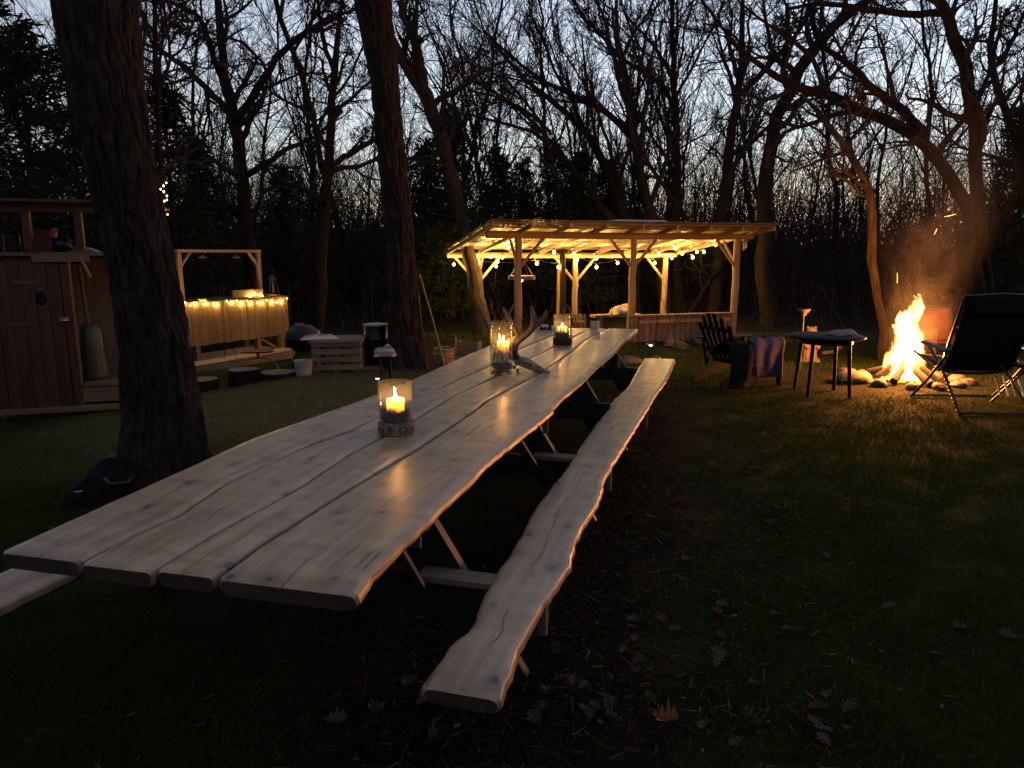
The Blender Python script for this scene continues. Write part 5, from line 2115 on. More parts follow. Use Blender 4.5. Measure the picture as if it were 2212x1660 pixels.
MB().tube([(-w - .02, -.375, .885), (w + .02, -.375, .885)], .013, 8).build('top_bar', TUBE, fc)

# carved figure, torch, log, stones, garden light
c = G(1748, 783)
st = thing('carved_figure', 'small pale carved wooden animal figure standing behind the round table', 'carving', (c.x, c.y, gzf(c.x, c.y)), .1)
kk = (791 - 713) / 1534 * c.y / .5
st.scale = (kk, kk, kk)
MB().lathe([(0, 0), (.15, 0), (.15, .035), (.12, .06), (0, .06)], 18, wob=lambda a, z: 1 + .06 * math.sin(3 * a)).build('base', RAW, st, smooth=50)
for s in (-1, 1):
    MB().tube([(s * .055, 0, .05), (s * .05, .0, .13), (s * .045, 0, .22)], [.058, .045, .055], 10).build('leg', RAW, st, smooth=True)
    MB().tube([(s * .085, -.01, .32), (s * .10, -.05, .25), (s * .06, -.085, .20)], [.03, .028, .022], 9).build('arm', RAW, st, smooth=True)
    MB().ball((s * .052, 0, .485), .024, 10, 6).build('ear', RAW, st, smooth=True)
MB().lathe([(0, .18), (.085, .20), (.10, .26), (.085, .33), (.055, .375), (0, .385)], 16).build('body', RAW, st, smooth=True)
hd = MB().ball((0, -.01, .43), .07, 14, 9)
hd.tube([(0, -.06, .415), (0, -.105, .41)], [.034, .024], 10)
hd.build('head', RAW, st, smooth=True)
c = G(1727, 803)
to = thing('garden_torch', 'thin iron garden torch on a pole behind the round table', 'torch', (c.x, c.y, gzf(c.x, c.y)))
hz = at(1727, 668, c.y).z - gzf(c.x, c.y)
MB().tube([(0, 0, -.1), (0, 0, hz - .06)], .012, 8).build('pole', BLACKM, to)
MB().lathe([(.02, hz - .10), (.055, hz - .05), (.085, hz - .01), (.085, hz), (.05, hz - .04), (.018, hz - .08)], 14).build('bowl', OLDW, to)
for k in range(6):
    a = k * math.pi / 3
    MB().tube([(.05 * math.cos(a), .05 * math.sin(a), hz - .06), (.085 * math.cos(a), .085 * math.sin(a), hz + .01)], .006, 5).build('prong', BLACKM, to)
c = G(1800, 772)
tag(MB().tube([(c.x - .20, c.y + .05, gzf(c.x, c.y) + .07), (c.x, c.y, gzf(c.x, c.y) + .10), (c.x + .10, c.y - .08, gzf(c.x, c.y) + .22)], [.035, .032, .036], 10).build('firewood', RAW, None, smooth=50), 'short pale stick of firewood leaning behind the round table', 'firewood')
c = G(1840, 838)
for k, (px, py, r_, lb) in enumerate(((1356, 786, .17, 'grey boulder by the far end of the bench'), (1418, 778, .10, 'small flat stone right of the far boulder'), (1462, 752, .22, 'long flat stone edging the lawn before the pavilion wall'),
                                      (1525, 745, .20, 'flat stone beside the garden light at the wall corner'), (1640, 745, .16, 'low stone edging the lawn behind the garden chair'), (1590, 748, .14, 'stone half hidden behind the garden chair back'),
                                      (1842, 826, .20, 'large stone in front of the fire ring'))):
    p = G(px, py)
    o = MB().ball((0, 0, 0), r_, 12, 8, (1.5, .9, .5), .13, 40 + k).build('boulder', STONE, None, smooth=60)
    put(o, (p.x, p.y, gzf(p.x, p.y) + r_ * .22), k * 1.1)
    tag(o, lb, 'stone')
LEDW = m_emit('white_led', (.75, .95, 1.0), 9)
p = G(1405, 768)
for px, py, s, lb in ((1405, 766, 1.0, 'small solar garden light glowing white beside the pavilion wall'), (816, 838, .6, 'tiny solar light glowing white left of the dark straight oak')):
    p = G(px, py)
    sl = thing('garden_light', lb, 'garden light', (p.x, p.y, gzf(p.x, p.y)), group='solar garden lights')
    sl.scale = (s, s, s)
    MB().tube([(0, 0, -.05), (0, 0, .17)], .012, 8).build('stake', BLACKP, sl)
    MB().lathe([(0, .245), (.035, .24), (.085, .215), (.09, .205), (.03, .215), (0, .215)], 18).build('cap', BLACKM, sl, smooth=40)
    MB().lathe([(0, .165), (.028, .17), (.036, .19), (.034, .212), (0, .214)], 14).build('lens', LEDW, sl, smooth=40)
    MB().lathe([(.036, .165), (.04, .17), (.04, .176), (.036, .176), (.036, .165)], 14).build('collar', BLACKM, sl)

# ------------------------------------------------------------------ hut at the left
HA, HB = G(30, 905), G(318, 874)
hd_ = Vector((HB.x - HA.x, HB.y - HA.y, 0)).normalized()
hn = Vector((-hd_.y, hd_.x, 0))          # pointing back
HZ = gzf(HA.x, HA.y)
HO = Vector((HA.x, HA.y, HZ))
hang = math.atan2(hd_.y, hd_.x)


def on_hut(px, py, off=0.0):
    d = ray(px, py)
    o = Vector((0, 0, EYE))
    P0 = HO + hn * off
    t = (P0 - o).dot(hn) / d.dot(hn)
    q = o + d * t - HO
    return q.dot(hd_), q.z


hut = thing('garden_hut', 'small dark wooden hut with a red brown door and an open shelf above it', 'hut', tuple(HO), hang)
dl, dz0 = on_hut(28, 892)
dr, _ = on_hut(163, 880)
_, dtop = on_hut(80, 566)
xe, _ = on_hut(345, 870)
_, ztop = on_hut(60, 458)
_, zsh = on_hut(100, 549)
DWID = dr - dl
door = MB().box((dl + DWID / 2, .003, (dz0 + dtop) / 2), (DWID - .01, .012, dtop - dz0 - .01), axis=2).build('door', REDW, hut)
for k in range(5):
    MB().box((dl + (k + .5) * DWID / 5, -.03 + .0015 * (k % 2), (dz0 + dtop) / 2), (DWID / 5 - .004, .045, dtop - dz0), axis=2, ch=.003).build('door_board', REDW, door)
kx, kz = on_hut(92, 645)
MB().lathe([(0, .008), (.05, .008), (.06, 0), (0, 0)], 18, c=(kx, -.052, kz), M=Matrix.Rotation(math.pi / 2, 3, 'X') @ Matrix.Diagonal((1, 1.3, 1))).build('door_knot', BARK2, door)
hx, hz_ = on_hut(142, 690)
h_ = MB().box((hx, -.06, hz_), (.10, .014, .05), ch=.004, axis=0)
h_.tube([(hx + .01, -.065, hz_ - .005), (hx + .01, -.11, hz_ - .005), (hx + .06, -.115, hz_ - .005)], .012, 8)
h_.build('door_handle', m_plain('bright_metal', (.45, .42, .38), .3, .2, 20, .05, Metallic=.9), door)
for pz in (610, 700):
    ax_, az_ = on_hut(32, pz)
    MB().box((ax_ + .12, -.056, az_), (.26, .008, .04), axis=0).build('hinge', m_plain('worn_hinge', (.12, .10, .085), .4, .3, 12, .1, Metallic=.7), door)
for x in (dl - .05, dr + .055):
    MB().box((x, 0, (dtop + .04) / 2), (.085, .09, dtop + .04), axis=2).build('door_post', REDW, hut)
lx0, lz0 = on_hut(75, 566)
lx1, lz1 = on_hut(194, 549)
MB().box(((lx0 + lx1) / 2, -.075, (lz0 + lz1) / 2), (lx1 - lx0, .04, abs(lz1 - lz0)), axis=0).build('lintel', DECKW, hut)
MB().box(((-.75 + xe) / 2, .45, zsh - .0), (xe + .75, .86, .04), axis=0).build('shelf', DECKW, hut)
for px in (60, 172, -40):
    x, _ = on_hut(px, 500)
    MB().box((x, 0, (ztop + zsh) / 2 + .02), (.075, .075, ztop - zsh - .042), axis=2).build('shelf_post', REDW, hut)
MB().box(((-.9 + xe) / 2, .0, ztop + .045), (xe + 1.0, .10, .09), axis=0).build('eave_beam', REDW, hut)
nrb = 9
for k in range(nrb):
    MB().box((-.95 + (xe + 1.05) * (k + .5) / nrb, .52, ztop + .115), ((xe + 1.05) / nrb - .006, 1.45, .03), axis=1).build('roof_board', REDW, hut)
for k in range(6):
    MB().box((dl - .09 - .16 * (k + .5), .02, zsh / 2), (.155, .03, zsh - .03), axis=2).build('wall_board', STAIN, hut)
for k in range(12):
    MB().box((-.9 + (xe + .95) * (k + .5) / 12, 1.05, .9 + .0), ((xe + .95) / 12 - .005, .03, 1.8), axis=2).build('back_board', OLDW, hut)
# deck and step in front of the opening
for k in range(6):
    MB().box(((dr + .10 + xe) / 2, .06 + .14 * k, .345), (xe - dr - .10, .132, .035), axis=0).build('deck_board', DECKW, hut)
MB().box(((dr + .10 + xe) / 2, -.02, .235), (xe - dr - .10, .035, .16), axis=0).build('riser', DECKW, hut)
MB().box(((dl - .1 + xe) / 2, -.10, .10), (xe - dl + .1, .20, .04), axis=0).build('step_board', DECKW, hut)
MB().box(((dl - .1 + xe) / 2, -.03, .04), (xe - dl + .1, .04, .075), axis=0).build('sill_beam', DECKW, hut)
# things kept on the shelf
cl = []
def hp(x, y, z):
    return HO + hd_ * x + hn * y + Vector((0, 0, z))


x, z = on_hut(133, 520, .25)
pt = thing('kettle', 'dark round kettle on the hut shelf above the door', 'kettle', tuple(hp(x, .25, zsh + .022)), hang)
MB().lathe([(0, 0), (.08, 0), (.11, .06), (.10, .13), (.05, .17), (0, .18)], 18).build('body', BLACKM, pt, smooth=True)
MB().tube([(-.08, 0, .15), (-.06, 0, .24), (.06, 0, .24), (.08, 0, .15)], .008, 6).build('handle', BLACKM, pt)
MB().tube([(.09, 0, .08), (.15, 0, .13)], [.022, .014], 8).build('spout', BLACKM, pt)
x, z = on_hut(88, 480, .3)
bx = thing('storage_box', 'dull red box standing on the hut shelf', 'box', tuple(hp(x, .3, zsh + .022)), hang)
MB().box((0, 0, .12), (.26, .2, .24), ch=.01).build('body', m_plain('dull_red', (.09, .02, .01), .6), bx)
MB().box((0, 0, .252), (.28, .22, .022), ch=.006).build('lid', m_plain('dull_red_lid', (.07, .016, .008), .6), bx)
x, z = on_hut(25, 520, .3)
j = thing('watering_can', 'dark watering can at the left end of the hut shelf', 'watering can', tuple(hp(x, .3, zsh + .022)), hang)
MB().lathe([(0, 0), (.09, 0), (.085, .2), (.06, .22), (0, .22)], 18).build('body', BLACKM, j, smooth=40)
MB().tube([(-.08, 0, .05), (-.2, 0, .22)], [.02, .012], 8).build('spout', BLACKM, j)
MB().tube([(.085, 0, .05), (.15, 0, .13), (.05, 0, .25)], .008, 6).build('handle', BLACKM, j)

# patio heater beside the door
x, _ = on_hut(196, 780, .35)
ph = thing('patio_heater', 'patio heater with pale dome, slim pole and fat cylinder cover on the hut deck', 'patio heater', tuple(hp(x, .40, .365)), hang)
zt_ = EYE - HO.z - .365
_, zb1 = on_hut(196, 702, .40)
_, zdm = on_hut(200, 546, .40)
zb1 -= .365
zdm -= .365
MB().lathe([(0, 0), (.17, 0), (.19, .03), (.165, .05), (.145, zb1 * .55), (.14, zb1 - .06), (.10, zb1), (0, zb1 + .005)], 24).build('cylinder_cover', m_plain('tan_steel', (.075, .058, .036), .45, .2, 10, .05, Metallic=.4), ph, smooth=40)
MB().tube([(0, 0, zb1), (-.02, 0, (zb1 + zdm) / 2), (-.03, 0, zdm - .08)], .022, 10).build('pole', DECKW, ph, smooth=50)
MB().lathe([(0, zdm - .14), (.06, zdm - .14), (.075, zdm - .02), (0, zdm - .02)], 14, c=(-.03, 0, 0)).build('burner', BLACKM, ph, smooth=40)
MB().lathe([(.0, zdm + .07), (.12, zdm + .055), (.24, zdm - .0), (.26, zdm - .015), (.23, zdm - .005), (.1, zdm + .035), (0, zdm + .05)], 28, c=(-.0, 0, 0)).build('dome', m_plain('pale_steel', (.5, .5, .53), .3, .15, 10, .05, Metallic=.8), ph, smooth=40)
x, z = on_hut(176, 575, -.1)
tag(MB().beam(hp(x, -.10, z + .10), hp(x + .08, -.10, z - .13), .035, .02).build('hanging_brush', RAW, None), 'narrow pale brush hanging beside the hut door', 'brush')

# ------------------------------------------------------------------ plank box with fairy lights
XA, XB = G(392, 805), G(617, 778)
tA = Vector((XA.x, XA.y, 0))
tB = Vector((XB.x, XB.y, 0))
bd_ = (tB - tA).normalized()
bn_ = Vector((-bd_.y, bd_.x, 0))
bz = gzf(XA.x, XA.y)
BO = Vector((XA.x, XA.y, bz))
bang = math.atan2(bd_.y, bd_.x)


def on_box(px, py, off=0.0):
    d = ray(px, py)
    o = Vector((0, 0, EYE))
    t = (BO + bn_ * off - o).dot(bn_) / d.dot(bn_)
    q = o + d * t - BO
    return q.dot(bd_), q.z


L0, ztA = on_box(372, 656)
L1, ztB = on_box(621, 645)
_, zbA = on_box(395, 753)
bx = thing('plank_box', 'raised box of upright brown planks on legs with fairy lights along its rim', 'plank box', tuple(BO), bang)
zt_ = (ztA + ztB) / 2
nb = 15
DB = 1.25
for k in range(nb):
    w = (L1 - L0) / nb
    MB().box((L0 + (k + .5) * w, 0 + .004 * ((k * 7) % 3), (zt_ + zbA) / 2 + .006 * ((k * 5) % 3)), (w - .006, .025, zt_ - zbA), axis=2, ch=.003).build('plank', DECKW, bx)
for k in range(9):
    w = DB / 9
    MB().box((L1 + .012, .03 + (k + .5) * w, (zt_ + zbA) / 2), (.025, w - .006, zt_ - zbA), axis=2, ch=.003).build('plank', DECKW, bx)
    MB().box((L0 - .012, .03 + (k + .5) * w, (zt_ + zbA) / 2), (.025, w - .006, zt_ - zbA), axis=2, ch=.003).build('plank', DECKW, bx)
MB().box(((L0 + L1) / 2, .075, zt_ + .012), (L1 - L0, .12, .03), axis=0).build('rim_board', DECKW, bx)
MB().box((L1 - .06, .70, zt_ + .035), (.12, 1.05, .03), axis=1).build('rim_board', DECKW, bx)
MB().box(((L0 + L1) / 2, DB, zt_ - .25), (L1 - L0, .03, .5), axis=0).build('back_board', STAIN, bx)
sx_, _ = on_box(536, 636)
MB().box((sx_ + .25, .28, zt_ + .10), (.75, .03, .14), axis=0).build('splash_board', DECKW, bx)
MB().box((on_box(440, 643)[0], .05, zt_ + .05), (.12, .07, .045), ch=.005, axis=0).build('block', RAW, bx)
for x, y in ((on_box(432, 780)[0], .06), (on_box(566, 760)[0], .10), (L1 - .12, .12), (L0 + .08, 1.1), (L1 - .12, 1.1)):
    MB().box((x, y, zbA / 2 - .05), (.095, .095, zbA + .10), axis=2).build('leg', DECKW, bx)
MB().beam((on_box(566, 760)[0] + .06, .10, zbA - .02), (L1 - .2, .11, .10), .07, .04).build('leg_brace', DECKW, bx)
ax0, az0 = on_box(385, 549, .35)
ax1, _ = on_box(557, 549, .35)
for x in (ax0, ax1):
    MB().box((x, .35, (az0 + zt_) / 2 - .10), (.075, .06, az0 - zt_ + .25), axis=2).build('arch_post', RAW, bx)
MB().box(((ax0 + ax1) / 2, .35, az0 + .052), (ax1 - ax0 + .10, .075, .05), axis=0).build('arch_beam', RAW, bx)
for x, s in ((ax0, 1), (ax1, -1)):
    MB().beam((x + s * .03, .35, az0 - .22), (x + s * .24, .35, az0 + .03), .045, .03).build('arch_brace', RAW, bx)
for px in (437, 510):
    x, z = on_box(px, 557, .35)
    lp = MB().lathe([(0, z + .05), (.012, z + .05), (.02, z + .03), (.075, z + .005), (.08, z - .01), (0, z + .0)], 16, c=(x, .35, 0))
    lp.build('lamp_dish', OLDW, bx, smooth=40)
x, z = on_box(589, 640, .6)
ln = thing('lantern', 'small round glass lantern on a stand at the right end of the plank box', 'lantern', tuple(BO + bd_ * x + bn_ * .6 + Vector((0, 0, zt_ + .051))), bang)
_, zl = on_box(589, 606, .6)
zl -= zt_ + .05
for k in range(3):
    a = k * 2.09
    MB().tube([(.05 * math.cos(a), .05 * math.sin(a), 0), (.035 * math.cos(a), .035 * math.sin(a), zl - .05)], .008, 6).build('leg', LOG, ln)
MB().lathe([(.03, zl - .055), (.045, zl - .04), (.045, zl - .03), (0, zl - .03), (0, zl - .055), (.03, zl - .055)], 14).build('base', BLACKM, ln)
MB().ball((0, 0, zl + .03), .062, 16, 10).build('globe', GLASS, ln, smooth=True)

FAIRY = m_bulb('fairy_bulb', (1.0, .72, .20), 6.0)
f2 = lambda x, y: (.2753 * x + 348, .2753 * y + 609)
fp = [(120, 190), (155, 182), (190, 163), (232, 187), (280, 168), (325, 173), (363, 170), (407, 168), (445, 180), (515, 152), (562, 163), (593, 150), (635, 172), (673, 150), (710, 170), (755, 163), (797, 168), (828, 147), (877, 160), (908, 160), (953, 155), (988, 133)]


def bxp(q, off):
    x, z = on_box(*f2(*q), off)
    return tuple(BO + bd_ * x + bn_ * off + Vector((0, 0, z)))


string_of_lights('string_lights', 'string of tiny fairy lights along the front rim of the plank box', [bxp(q, -.035) for q in fp], .013, .0025, .012, FAIRY, 5.0, (1.0, .60, .13), 2)
string_of_lights('string_lights', 'short string of fairy lights on the splash board behind the plank box rim', [bxp(q, .24) for q in ((700, 118), (720, 108), (735, 95), (765, 104), (797, 112), (830, 128))], .013, .0025, .012, FAIRY, 5.0, (1.0, .60, .13), 2)
f1 = lambda x, y: (.3667 * x, .3667 * y + 348)
tp = [(980, 130), (963, 148), (947, 167), (965, 182), (983, 207), (983, 230), (968, 238), (953, 258), (948, 282), (968, 318), (987, 316), (950, 337), (963, 387), (973, 415)]
string_of_lights('string_lights', 'fairy lights wound down the slender tree behind the leaning oak', [tuple(at(*f1(*q), 9.44)) for q in tp], .0105, .002, .010, FAIRY, .5, (1.0, .60, .13), 2)

# deck, stumps and clutter before the box
d0, d1 = on_box(398, 800)[0], on_box(600, 790)[0]
dk = thing('low_deck', 'low deck of long weathered boards under the plank box', 'deck', tuple(BO), bang)
for k in range(6):
    MB().box(((d0 + d1) / 2 + .05 * (k % 2), -.30 + .20 * k, .13), (d1 - d0 + .3, .188, .035), axis=0, ch=.004).build('deck_board', OLDW, dk)
MB().box(((d0 + d1) / 2, -.385, .05), (d1 - d0 + .2, .035, .12), axis=0).build('fascia', OLDW, dk)
for k, (px, py, r_, h, lb) in enumerate(((436, 846, .21, .16, 'flat dark tree stump in front of the deck nearest the leaning oak'), (528, 830, .20, .20, 'dark tree stump under the orange stand in front of the deck'), (602, 818, .24, .09, 'low sawn log round right of the orange stand'))):
    p = G(px, py)
    gg = random.Random(k)
    f_ = gg.uniform(0, 6)
    wb = lambda a, z, f_=f_: 1 + .06 * math.sin(3 * a + f_) + .03 * math.sin(8 * a)
    mb = MB().lathe([(r_ * 1.12, -.04), (r_, h * .4), (r_ * .98, h - .01), (r_ * .96, h)], 26, wob=wb)
    mb.mi = 1
    mb.lathe([(r_ * .96, h), (r_ * .5, h + .003), (0, h + .003)], 26, wob=wb)
    o = mb.build('tree_stump', [BARK2, OLDW], None, smooth=45)
    put(tag(o, lb, 'tree stump', 'stumps in front of the deck'), (p.x, p.y, gzf(p.x, p.y)))
p = G(543, 818)
ORM = m_plain('orange_painted_metal', (.40, .10, .035), .5, .2, 8, .1)
sd_ = thing('metal_stand', 'orange metal garden seat on bent legs in front of the deck', 'garden seat', (p.x + .02, p.y + .26, gzf(p.x, p.y)), .2)
MB().lathe([(0, .33), (.17, .335), (.20, .36), (.19, .365), (.16, .345), (0, .342)], 22, wob=lambda a, z: 1 + .25 * math.cos(2 * a)).build('seat', ORM, sd_, smooth=40)
MB().tube([(0, 0, .33), (0, 0, .24)], .02, 8).build('stem', ORM, sd_)
for s in (-1, 1):
    MB().tube([(0, 0, .25), (s * .15, 0, .24), (s * .25, -.02, .15), (s * .28, -.02, 0)], .012, 8).build('leg', ORM, sd_, smooth=50)
# pallet box
p = G(722, 806)
pb = thing('pallet_box', 'crate built of weathered pallet slats with a plank lid, left of the dark oak', 'pallet box', (p.x, p.y + .35, gzf(p.x, p.y)), .10)
pw = 104 / 1534 * p.y
phh = 66 / 1534 * p.y
for z0 in range(4):
    z = .05 + z0 * (phh - .09) / 3.0
    MB().box((0, -.36, z + .03), (pw, .022, .075), axis=0).build('slat', OLDW, pb)
    for s in (-1, 1):
        MB().box((s * (pw / 2 - .012), 0, z + .03), (.022, .69, .085), axis=1).build('slat', OLDW, pb)
for s in (-1, 0, 1):
    MB().box((s * (pw / 2 - .05), -.325, phh / 2), (.07, .045, phh), axis=2).build('corner_post', OLDW, pb)
    MB().box((s * (pw / 2 - .05), .32, phh / 2), (.07, .045, phh), axis=2).build('corner_post', OLDW, pb)
for k in range(5):
    MB().box((0, -.32 + .16 * k, phh + .013), (pw + .06, .152, .022), axis=0).build('lid_board', OLDW, pb)
q = at(690, 737, p.y + .25)
bk = thing('paper_bag', 'white and pink paper sack lying on the pallet box', 'bag', (q.x, q.y, gzf(p.x, p.y) + phh + .024), .3)
mbq = MB()
mbq.grid([[(u * .26, v * .12, .005 + .055 * max(0, 1 - u ** 4) * max(0, 1 - v ** 4) * (1 + .2 * math.sin(9 * u + 5 * v))) for v in np.linspace(-1, 1, 9)] for u in np.linspace(-1, 1, 15)])
mbq.f = [f[::-1] for f in mbq.f]
PAPER = Mat('pink_white_paper')
_x = PAPER.n('SeparateXYZ')
PAPER.l(PAPER.obj(), _x.inputs[0])
PAPER.bsdf(PAPER.ramp(PAPER.math('ADD', _x.outputs[1], .5), [(.42, (.50, .46, .42)), (.45, (.45, .16, .16)), (.52, (.45, .16, .16)), (.55, (.52, .48, .44))], 'LINEAR'), .8)
mbq.build('sack', PAPER.m, bk, smooth=True)
# grill, bucket, barrel
p = G(640, 812)
gr_ = thing('kettle_grill', 'black kettle grill with an open lid left of the pallet box', 'grill', (p.x - .05, p.y + .55, gzf(p.x, p.y)), 0)
gh = 75 / 1534 * p.y
MB().lathe([(0, gh - .22), (.12, gh - .20), (.23, gh - .10), (.25, gh - .02), (.235, gh - .02), (.2, gh - .1), (0, gh - .19)], 22).build('bowl', BLACKM, gr_, smooth=40)
MB().lathe([(.255, gh - .015), (.24, gh + .08), (.13, gh + .16), (0, gh + .18)], 22).build('lid', BLACKM, gr_, smooth=40)
MB().tube([(-.06, -.1, gh + .15), (-.05, -.14, gh + .20), (.05, -.14, gh + .20), (.06, -.1, gh + .15)], .01, 6).build('handle', RAW, gr_)
for k in range(3):
    a = k * 2.09 + .5
    MB().tube([(.13 * math.cos(a), .13 * math.sin(a), gh - .19), (.25 * math.cos(a), .25 * math.sin(a), 0)], .013, 7).build('leg', BLACKM, gr_)
p = G(651, 815)
wb_ = thing('bucket', 'white plastic bucket standing in the grass in front of the grill', 'bucket', (p.x, p.y + .12, gzf(p.x, p.y)))
MB().lathe([(0, 0), (.10, 0), (.125, .20), (.13, .21), (.115, .21), (.095, .01), (0, .01)], 22).build('body', m_plain('dimmed_white_plastic', (.36, .34, .31), .6, .25, 9), wb_, smooth=40)  # white plastic greyed to stand for the dim light here
MB().tube([(.12 * math.cos(a), -.02, .20 - .10 * math.sin(a)) for a in np.linspace(0, math.pi, 10)], .004, 5).build('handle', BLACKM, wb_)
p = G(800, 800)
br = thing('barrel', 'black steel barrel with a pale lid behind the pallet box', 'barrel', (p.x, p.y + .5, gzf(p.x, p.y)))
bh = at(800, 703, p.y + .5).z - gzf(p.x, p.y)
r_ = 25 / 1534 * (p.y + .5)
MB().lathe([(0, 0), (r_, 0), (r_, bh * .32), (r_ * 1.03, bh * .335), (r_, bh * .35), (r_, bh * .65), (r_ * 1.03, bh * .665), (r_, bh * .68), (r_, bh), (0, bh)], 26).build('body', BLACKM, br, smooth=30)
MB().lathe([(0, bh + .002), (r_ * 1.06, bh + .002), (r_ * 1.07, bh + .02), (r_ * .6, bh + .03), (0, bh + .032)], 26).build('lid', m_plain('pale_lid', (.42, .33, .2), .5, .2, 6), br, smooth=40)
# plaid cloth over a black post-like bag by the oak
p = G(833, 815)
bgp = at(833, 790, p.y - .2)
bag = thing('folded_stool', 'black folding stool leaning on the dark straight oak', 'stool', (bgp.x, bgp.y, gzf(bgp.x, bgp.y)), .2)
sh = at(833, 772, p.y - .2).z - gzf(bgp.x, bgp.y)
for s in (-1, 1):
    MB().tube([(s * .07, -.1, 0), (s * .06, 0, sh)], .012, 8).build('leg', BLACKM, bag)
    MB().tube([(s * .055, .14, 0), (s * .05, .01, sh)], .012, 8).build('leg', BLACKM, bag)
MB().box((0, 0, sh + .006), (.20, .12, .02), ch=.006, axis=0).build('seat', BLACKP, bag)
PLAID = Mat('pink_plaid_cloth')
_x = PLAID.n('SeparateXYZ')
PLAID.l(PLAID.obj(), _x.inputs[0])
_a = PLAID.ramp(PLAID.math('FRACT', PLAID.math('MULTIPLY', _x.outputs[0], 16.0)), [(.5, (.55, .30, .33)), (.55, (.42, .36, .42))], 'LINEAR')
_b2 = PLAID.ramp(PLAID.math('FRACT', PLAID.math('MULTIPLY', _x.outputs[2], 16.0)), [(.5, 1.0), (.55, .62)], 'LINEAR')
PLAID.bsdf(PLAID.mix(1.0, _a, _b2, 'MULTIPLY'), .95)
o = crumple('plaid_cloth', (0, 0, 0), .14, .10, .16, PLAID.m, 21, 'pink plaid cloth bundled on the folding stool by the dark oak', 'cloth')
put(o, (bgp.x, bgp.y, gzf(bgp.x, bgp.y) + sh + .018), .1)
# pole leaning on the oak, stakes, rope coil, board
p = at(960, 772, 10.6)
q = at(906, 592, 10.25)
tag(MB().tube([(p.x, p.y, gzf(p.x, p.y)), ((p.x + q.x) / 2 + .01, (p.y + q.y) / 2, (gzf(p.x, p.y) + q.z) / 2), tuple(q)], .014, 8).build('leaning_pole', RAW, None, smooth=50), 'long thin pale pole leaning against the dark straight oak', 'pole')
p = at(922, 790, 9.9)
q = at(903, 640, 10.05)
tag(MB().tube([(p.x, p.y, gzf(p.x, p.y)), tuple(q)], .014, 8).build('leaning_pole', BLACKM, None, smooth=50), 'short black pole leaning against the dark straight oak', 'pole')
p = G(958, 790)
rp = MB()
for k in range(9):
    rr_ = .15 + .012 * (k % 3)
    rp.tube([(rr_ * math.cos(a), rr_ * .9 * math.sin(a), .02 + .026 * k + .01 * math.sin(3 * a + k)) for a in np.linspace(0, 2 * math.pi, 20)], .014, 6, cap=False)
put(tag(rp.build('rope_coil', LOG, None, smooth=True), 'thick coil of old rope on the ground between the dark oak and the grey trunk', 'rope'), (p.x, p.y + .25, gzf(p.x, p.y)))
p = G(985, 780)
for k, (dx_, hh_, lb) in enumerate(((0, .42, 'taller of two wooden stakes by the rope coil'), (.09, .30, 'shorter slanting stake by the rope coil'))):
    tag(MB().beam((p.x + dx_, p.y, gzf(p.x, p.y) - .05), (p.x + dx_ - .05 * k, p.y + .03, gzf(p.x, p.y) + hh_), .035, .03).build('wooden_stake', RAW, None), lb, 'stake')
p = G(1010, 790)
cb = thing('wooden_crate', 'small crate of pale boards at the foot of the grey leaning trunk', 'crate', (p.x + .02, p.y + .2, gzf(p.x, p.y)), -.2)
for k in range(3):
    MB().box((0, -.12, .06 + .12 * k), (.34, .018, .105), axis=0).build('slat', OLDW, cb)
    for s in (-1, 1):
        MB().box((s * .161, 0, .06 + .12 * k), (.018, .22, .105), axis=1).build('slat', OLDW, cb)
p = G(780, 800)
mbq = MB().box((0, 0, .05), (.62, .30, .03), axis=0)
o = tag(mbq.build('loose_board', DECKW, None), 'loose tan board lying on the ground between pallet box and dark oak', 'board')
put(o, (p.x, p.y, gzf(p.x, p.y) - .02), .1)
o.rotation_euler[1] = .04

# dark bag, stones and antlered skull by the leaning oak
p = G(235, 1085)
pk = thing('black_bag', 'slumped black bag on the grass at the foot of the leaning oak', 'bag', (p.x - .04, p.y + .16, gzf(p.x, p.y)), .5)
NYLON = m_plain('black_nylon', (.004, .004, .0045), .8, .2, 9, .3, Specular_IOR_Level=.15)


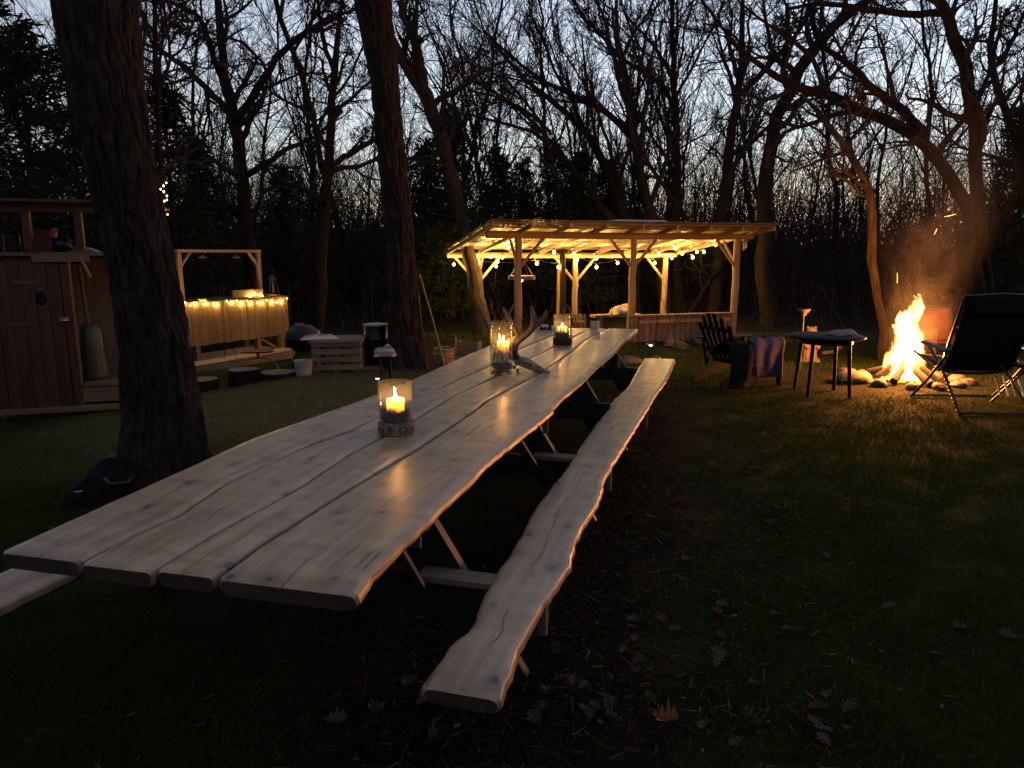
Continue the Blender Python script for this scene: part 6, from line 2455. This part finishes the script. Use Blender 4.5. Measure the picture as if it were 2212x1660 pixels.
def heap(name, sx, sy, h, seed, off):
    """slumped fabric: a heap with folds running down it"""
    g = rnd(seed)
    f_ = [(g.integers(2, 9), g.uniform(0, 6), g.uniform(6, 22), g.uniform(.25, 1)) for _ in range(7)]
    rows = []
    n, m = 26, 56
    for i in range(n):
        t = i / (n - 1)
        row = []
        for j in range(m):
            a = 2 * math.pi * j / m
            fold = sum(w * abs(math.sin(k * a * .5 + p + q * t * .3)) for k, p, q, w in f_) / 7
            r_ = (1 - t ** 2.2) * (.78 + .42 * fold)
            z = h * t ** .75 * (.8 + .5 * fold) + .12 * h * math.sin(2 * a + seed) * t * (1 - t)
            row.append((off[0] + sx * r_ * math.cos(a), off[1] + sy * r_ * math.sin(a), max(0, z)))
        rows.append(row)
    return MB().grid(rows, close=True).build(name, NYLON, pk, smooth=True)


heap('sack', .27, .20, .24, 3, (0, 0))
heap('pocket', .16, .13, .15, 8, (-.16, -.10))
MB().tube([(-.05, -.16, .16), (-.02, -.24, .14), (.08, -.22, .13), (.11, -.14, .15)], .011, 6).build('strap', BLACKP, pk, smooth=True)
MB().box((-.20, -.215, .11), (.045, .010, .010), ch=.002, axis=0).build('zip_pull', m_plain('shiny_zip', (.7, .68, .62), .2, .1, 9, 0, Metallic=.9), pk)
for k, (px, py, r_, lb) in enumerate(((255, 1012, .11, 'grey angular stone behind the black bag'), (300, 985, .13, 'grey slab of stone leaning against the leaning oak'), (176, 985, .035, 'tiny pale stone in the grass left of the leaning oak'))):
    q = G(px, py)
    o = MB().ball((0, 0, 0), r_, 9, 6, (1.3, .8, .6), .22, 70 + k).build('boulder', STONE, None, smooth=30)
    put(o, (q.x, q.y + .1, gzf(q.x, q.y) + r_ * .3), k * .8)
    tag(o, lb, 'stone')
q = G(296, 975)
tag(MB().tube([(q.x, q.y, q.z + .02), (q.x - .06, q.y + .02, q.z + .14), (q.x - .02, q.y + .05, q.z + .26), (q.x - .09, q.y + .06, q.z + .34)], [.022, .02, .016, .008], 8).build('broken_branch', BARK2, None, smooth=True), 'broken branch sticking up beside the leaning oak', 'branch')
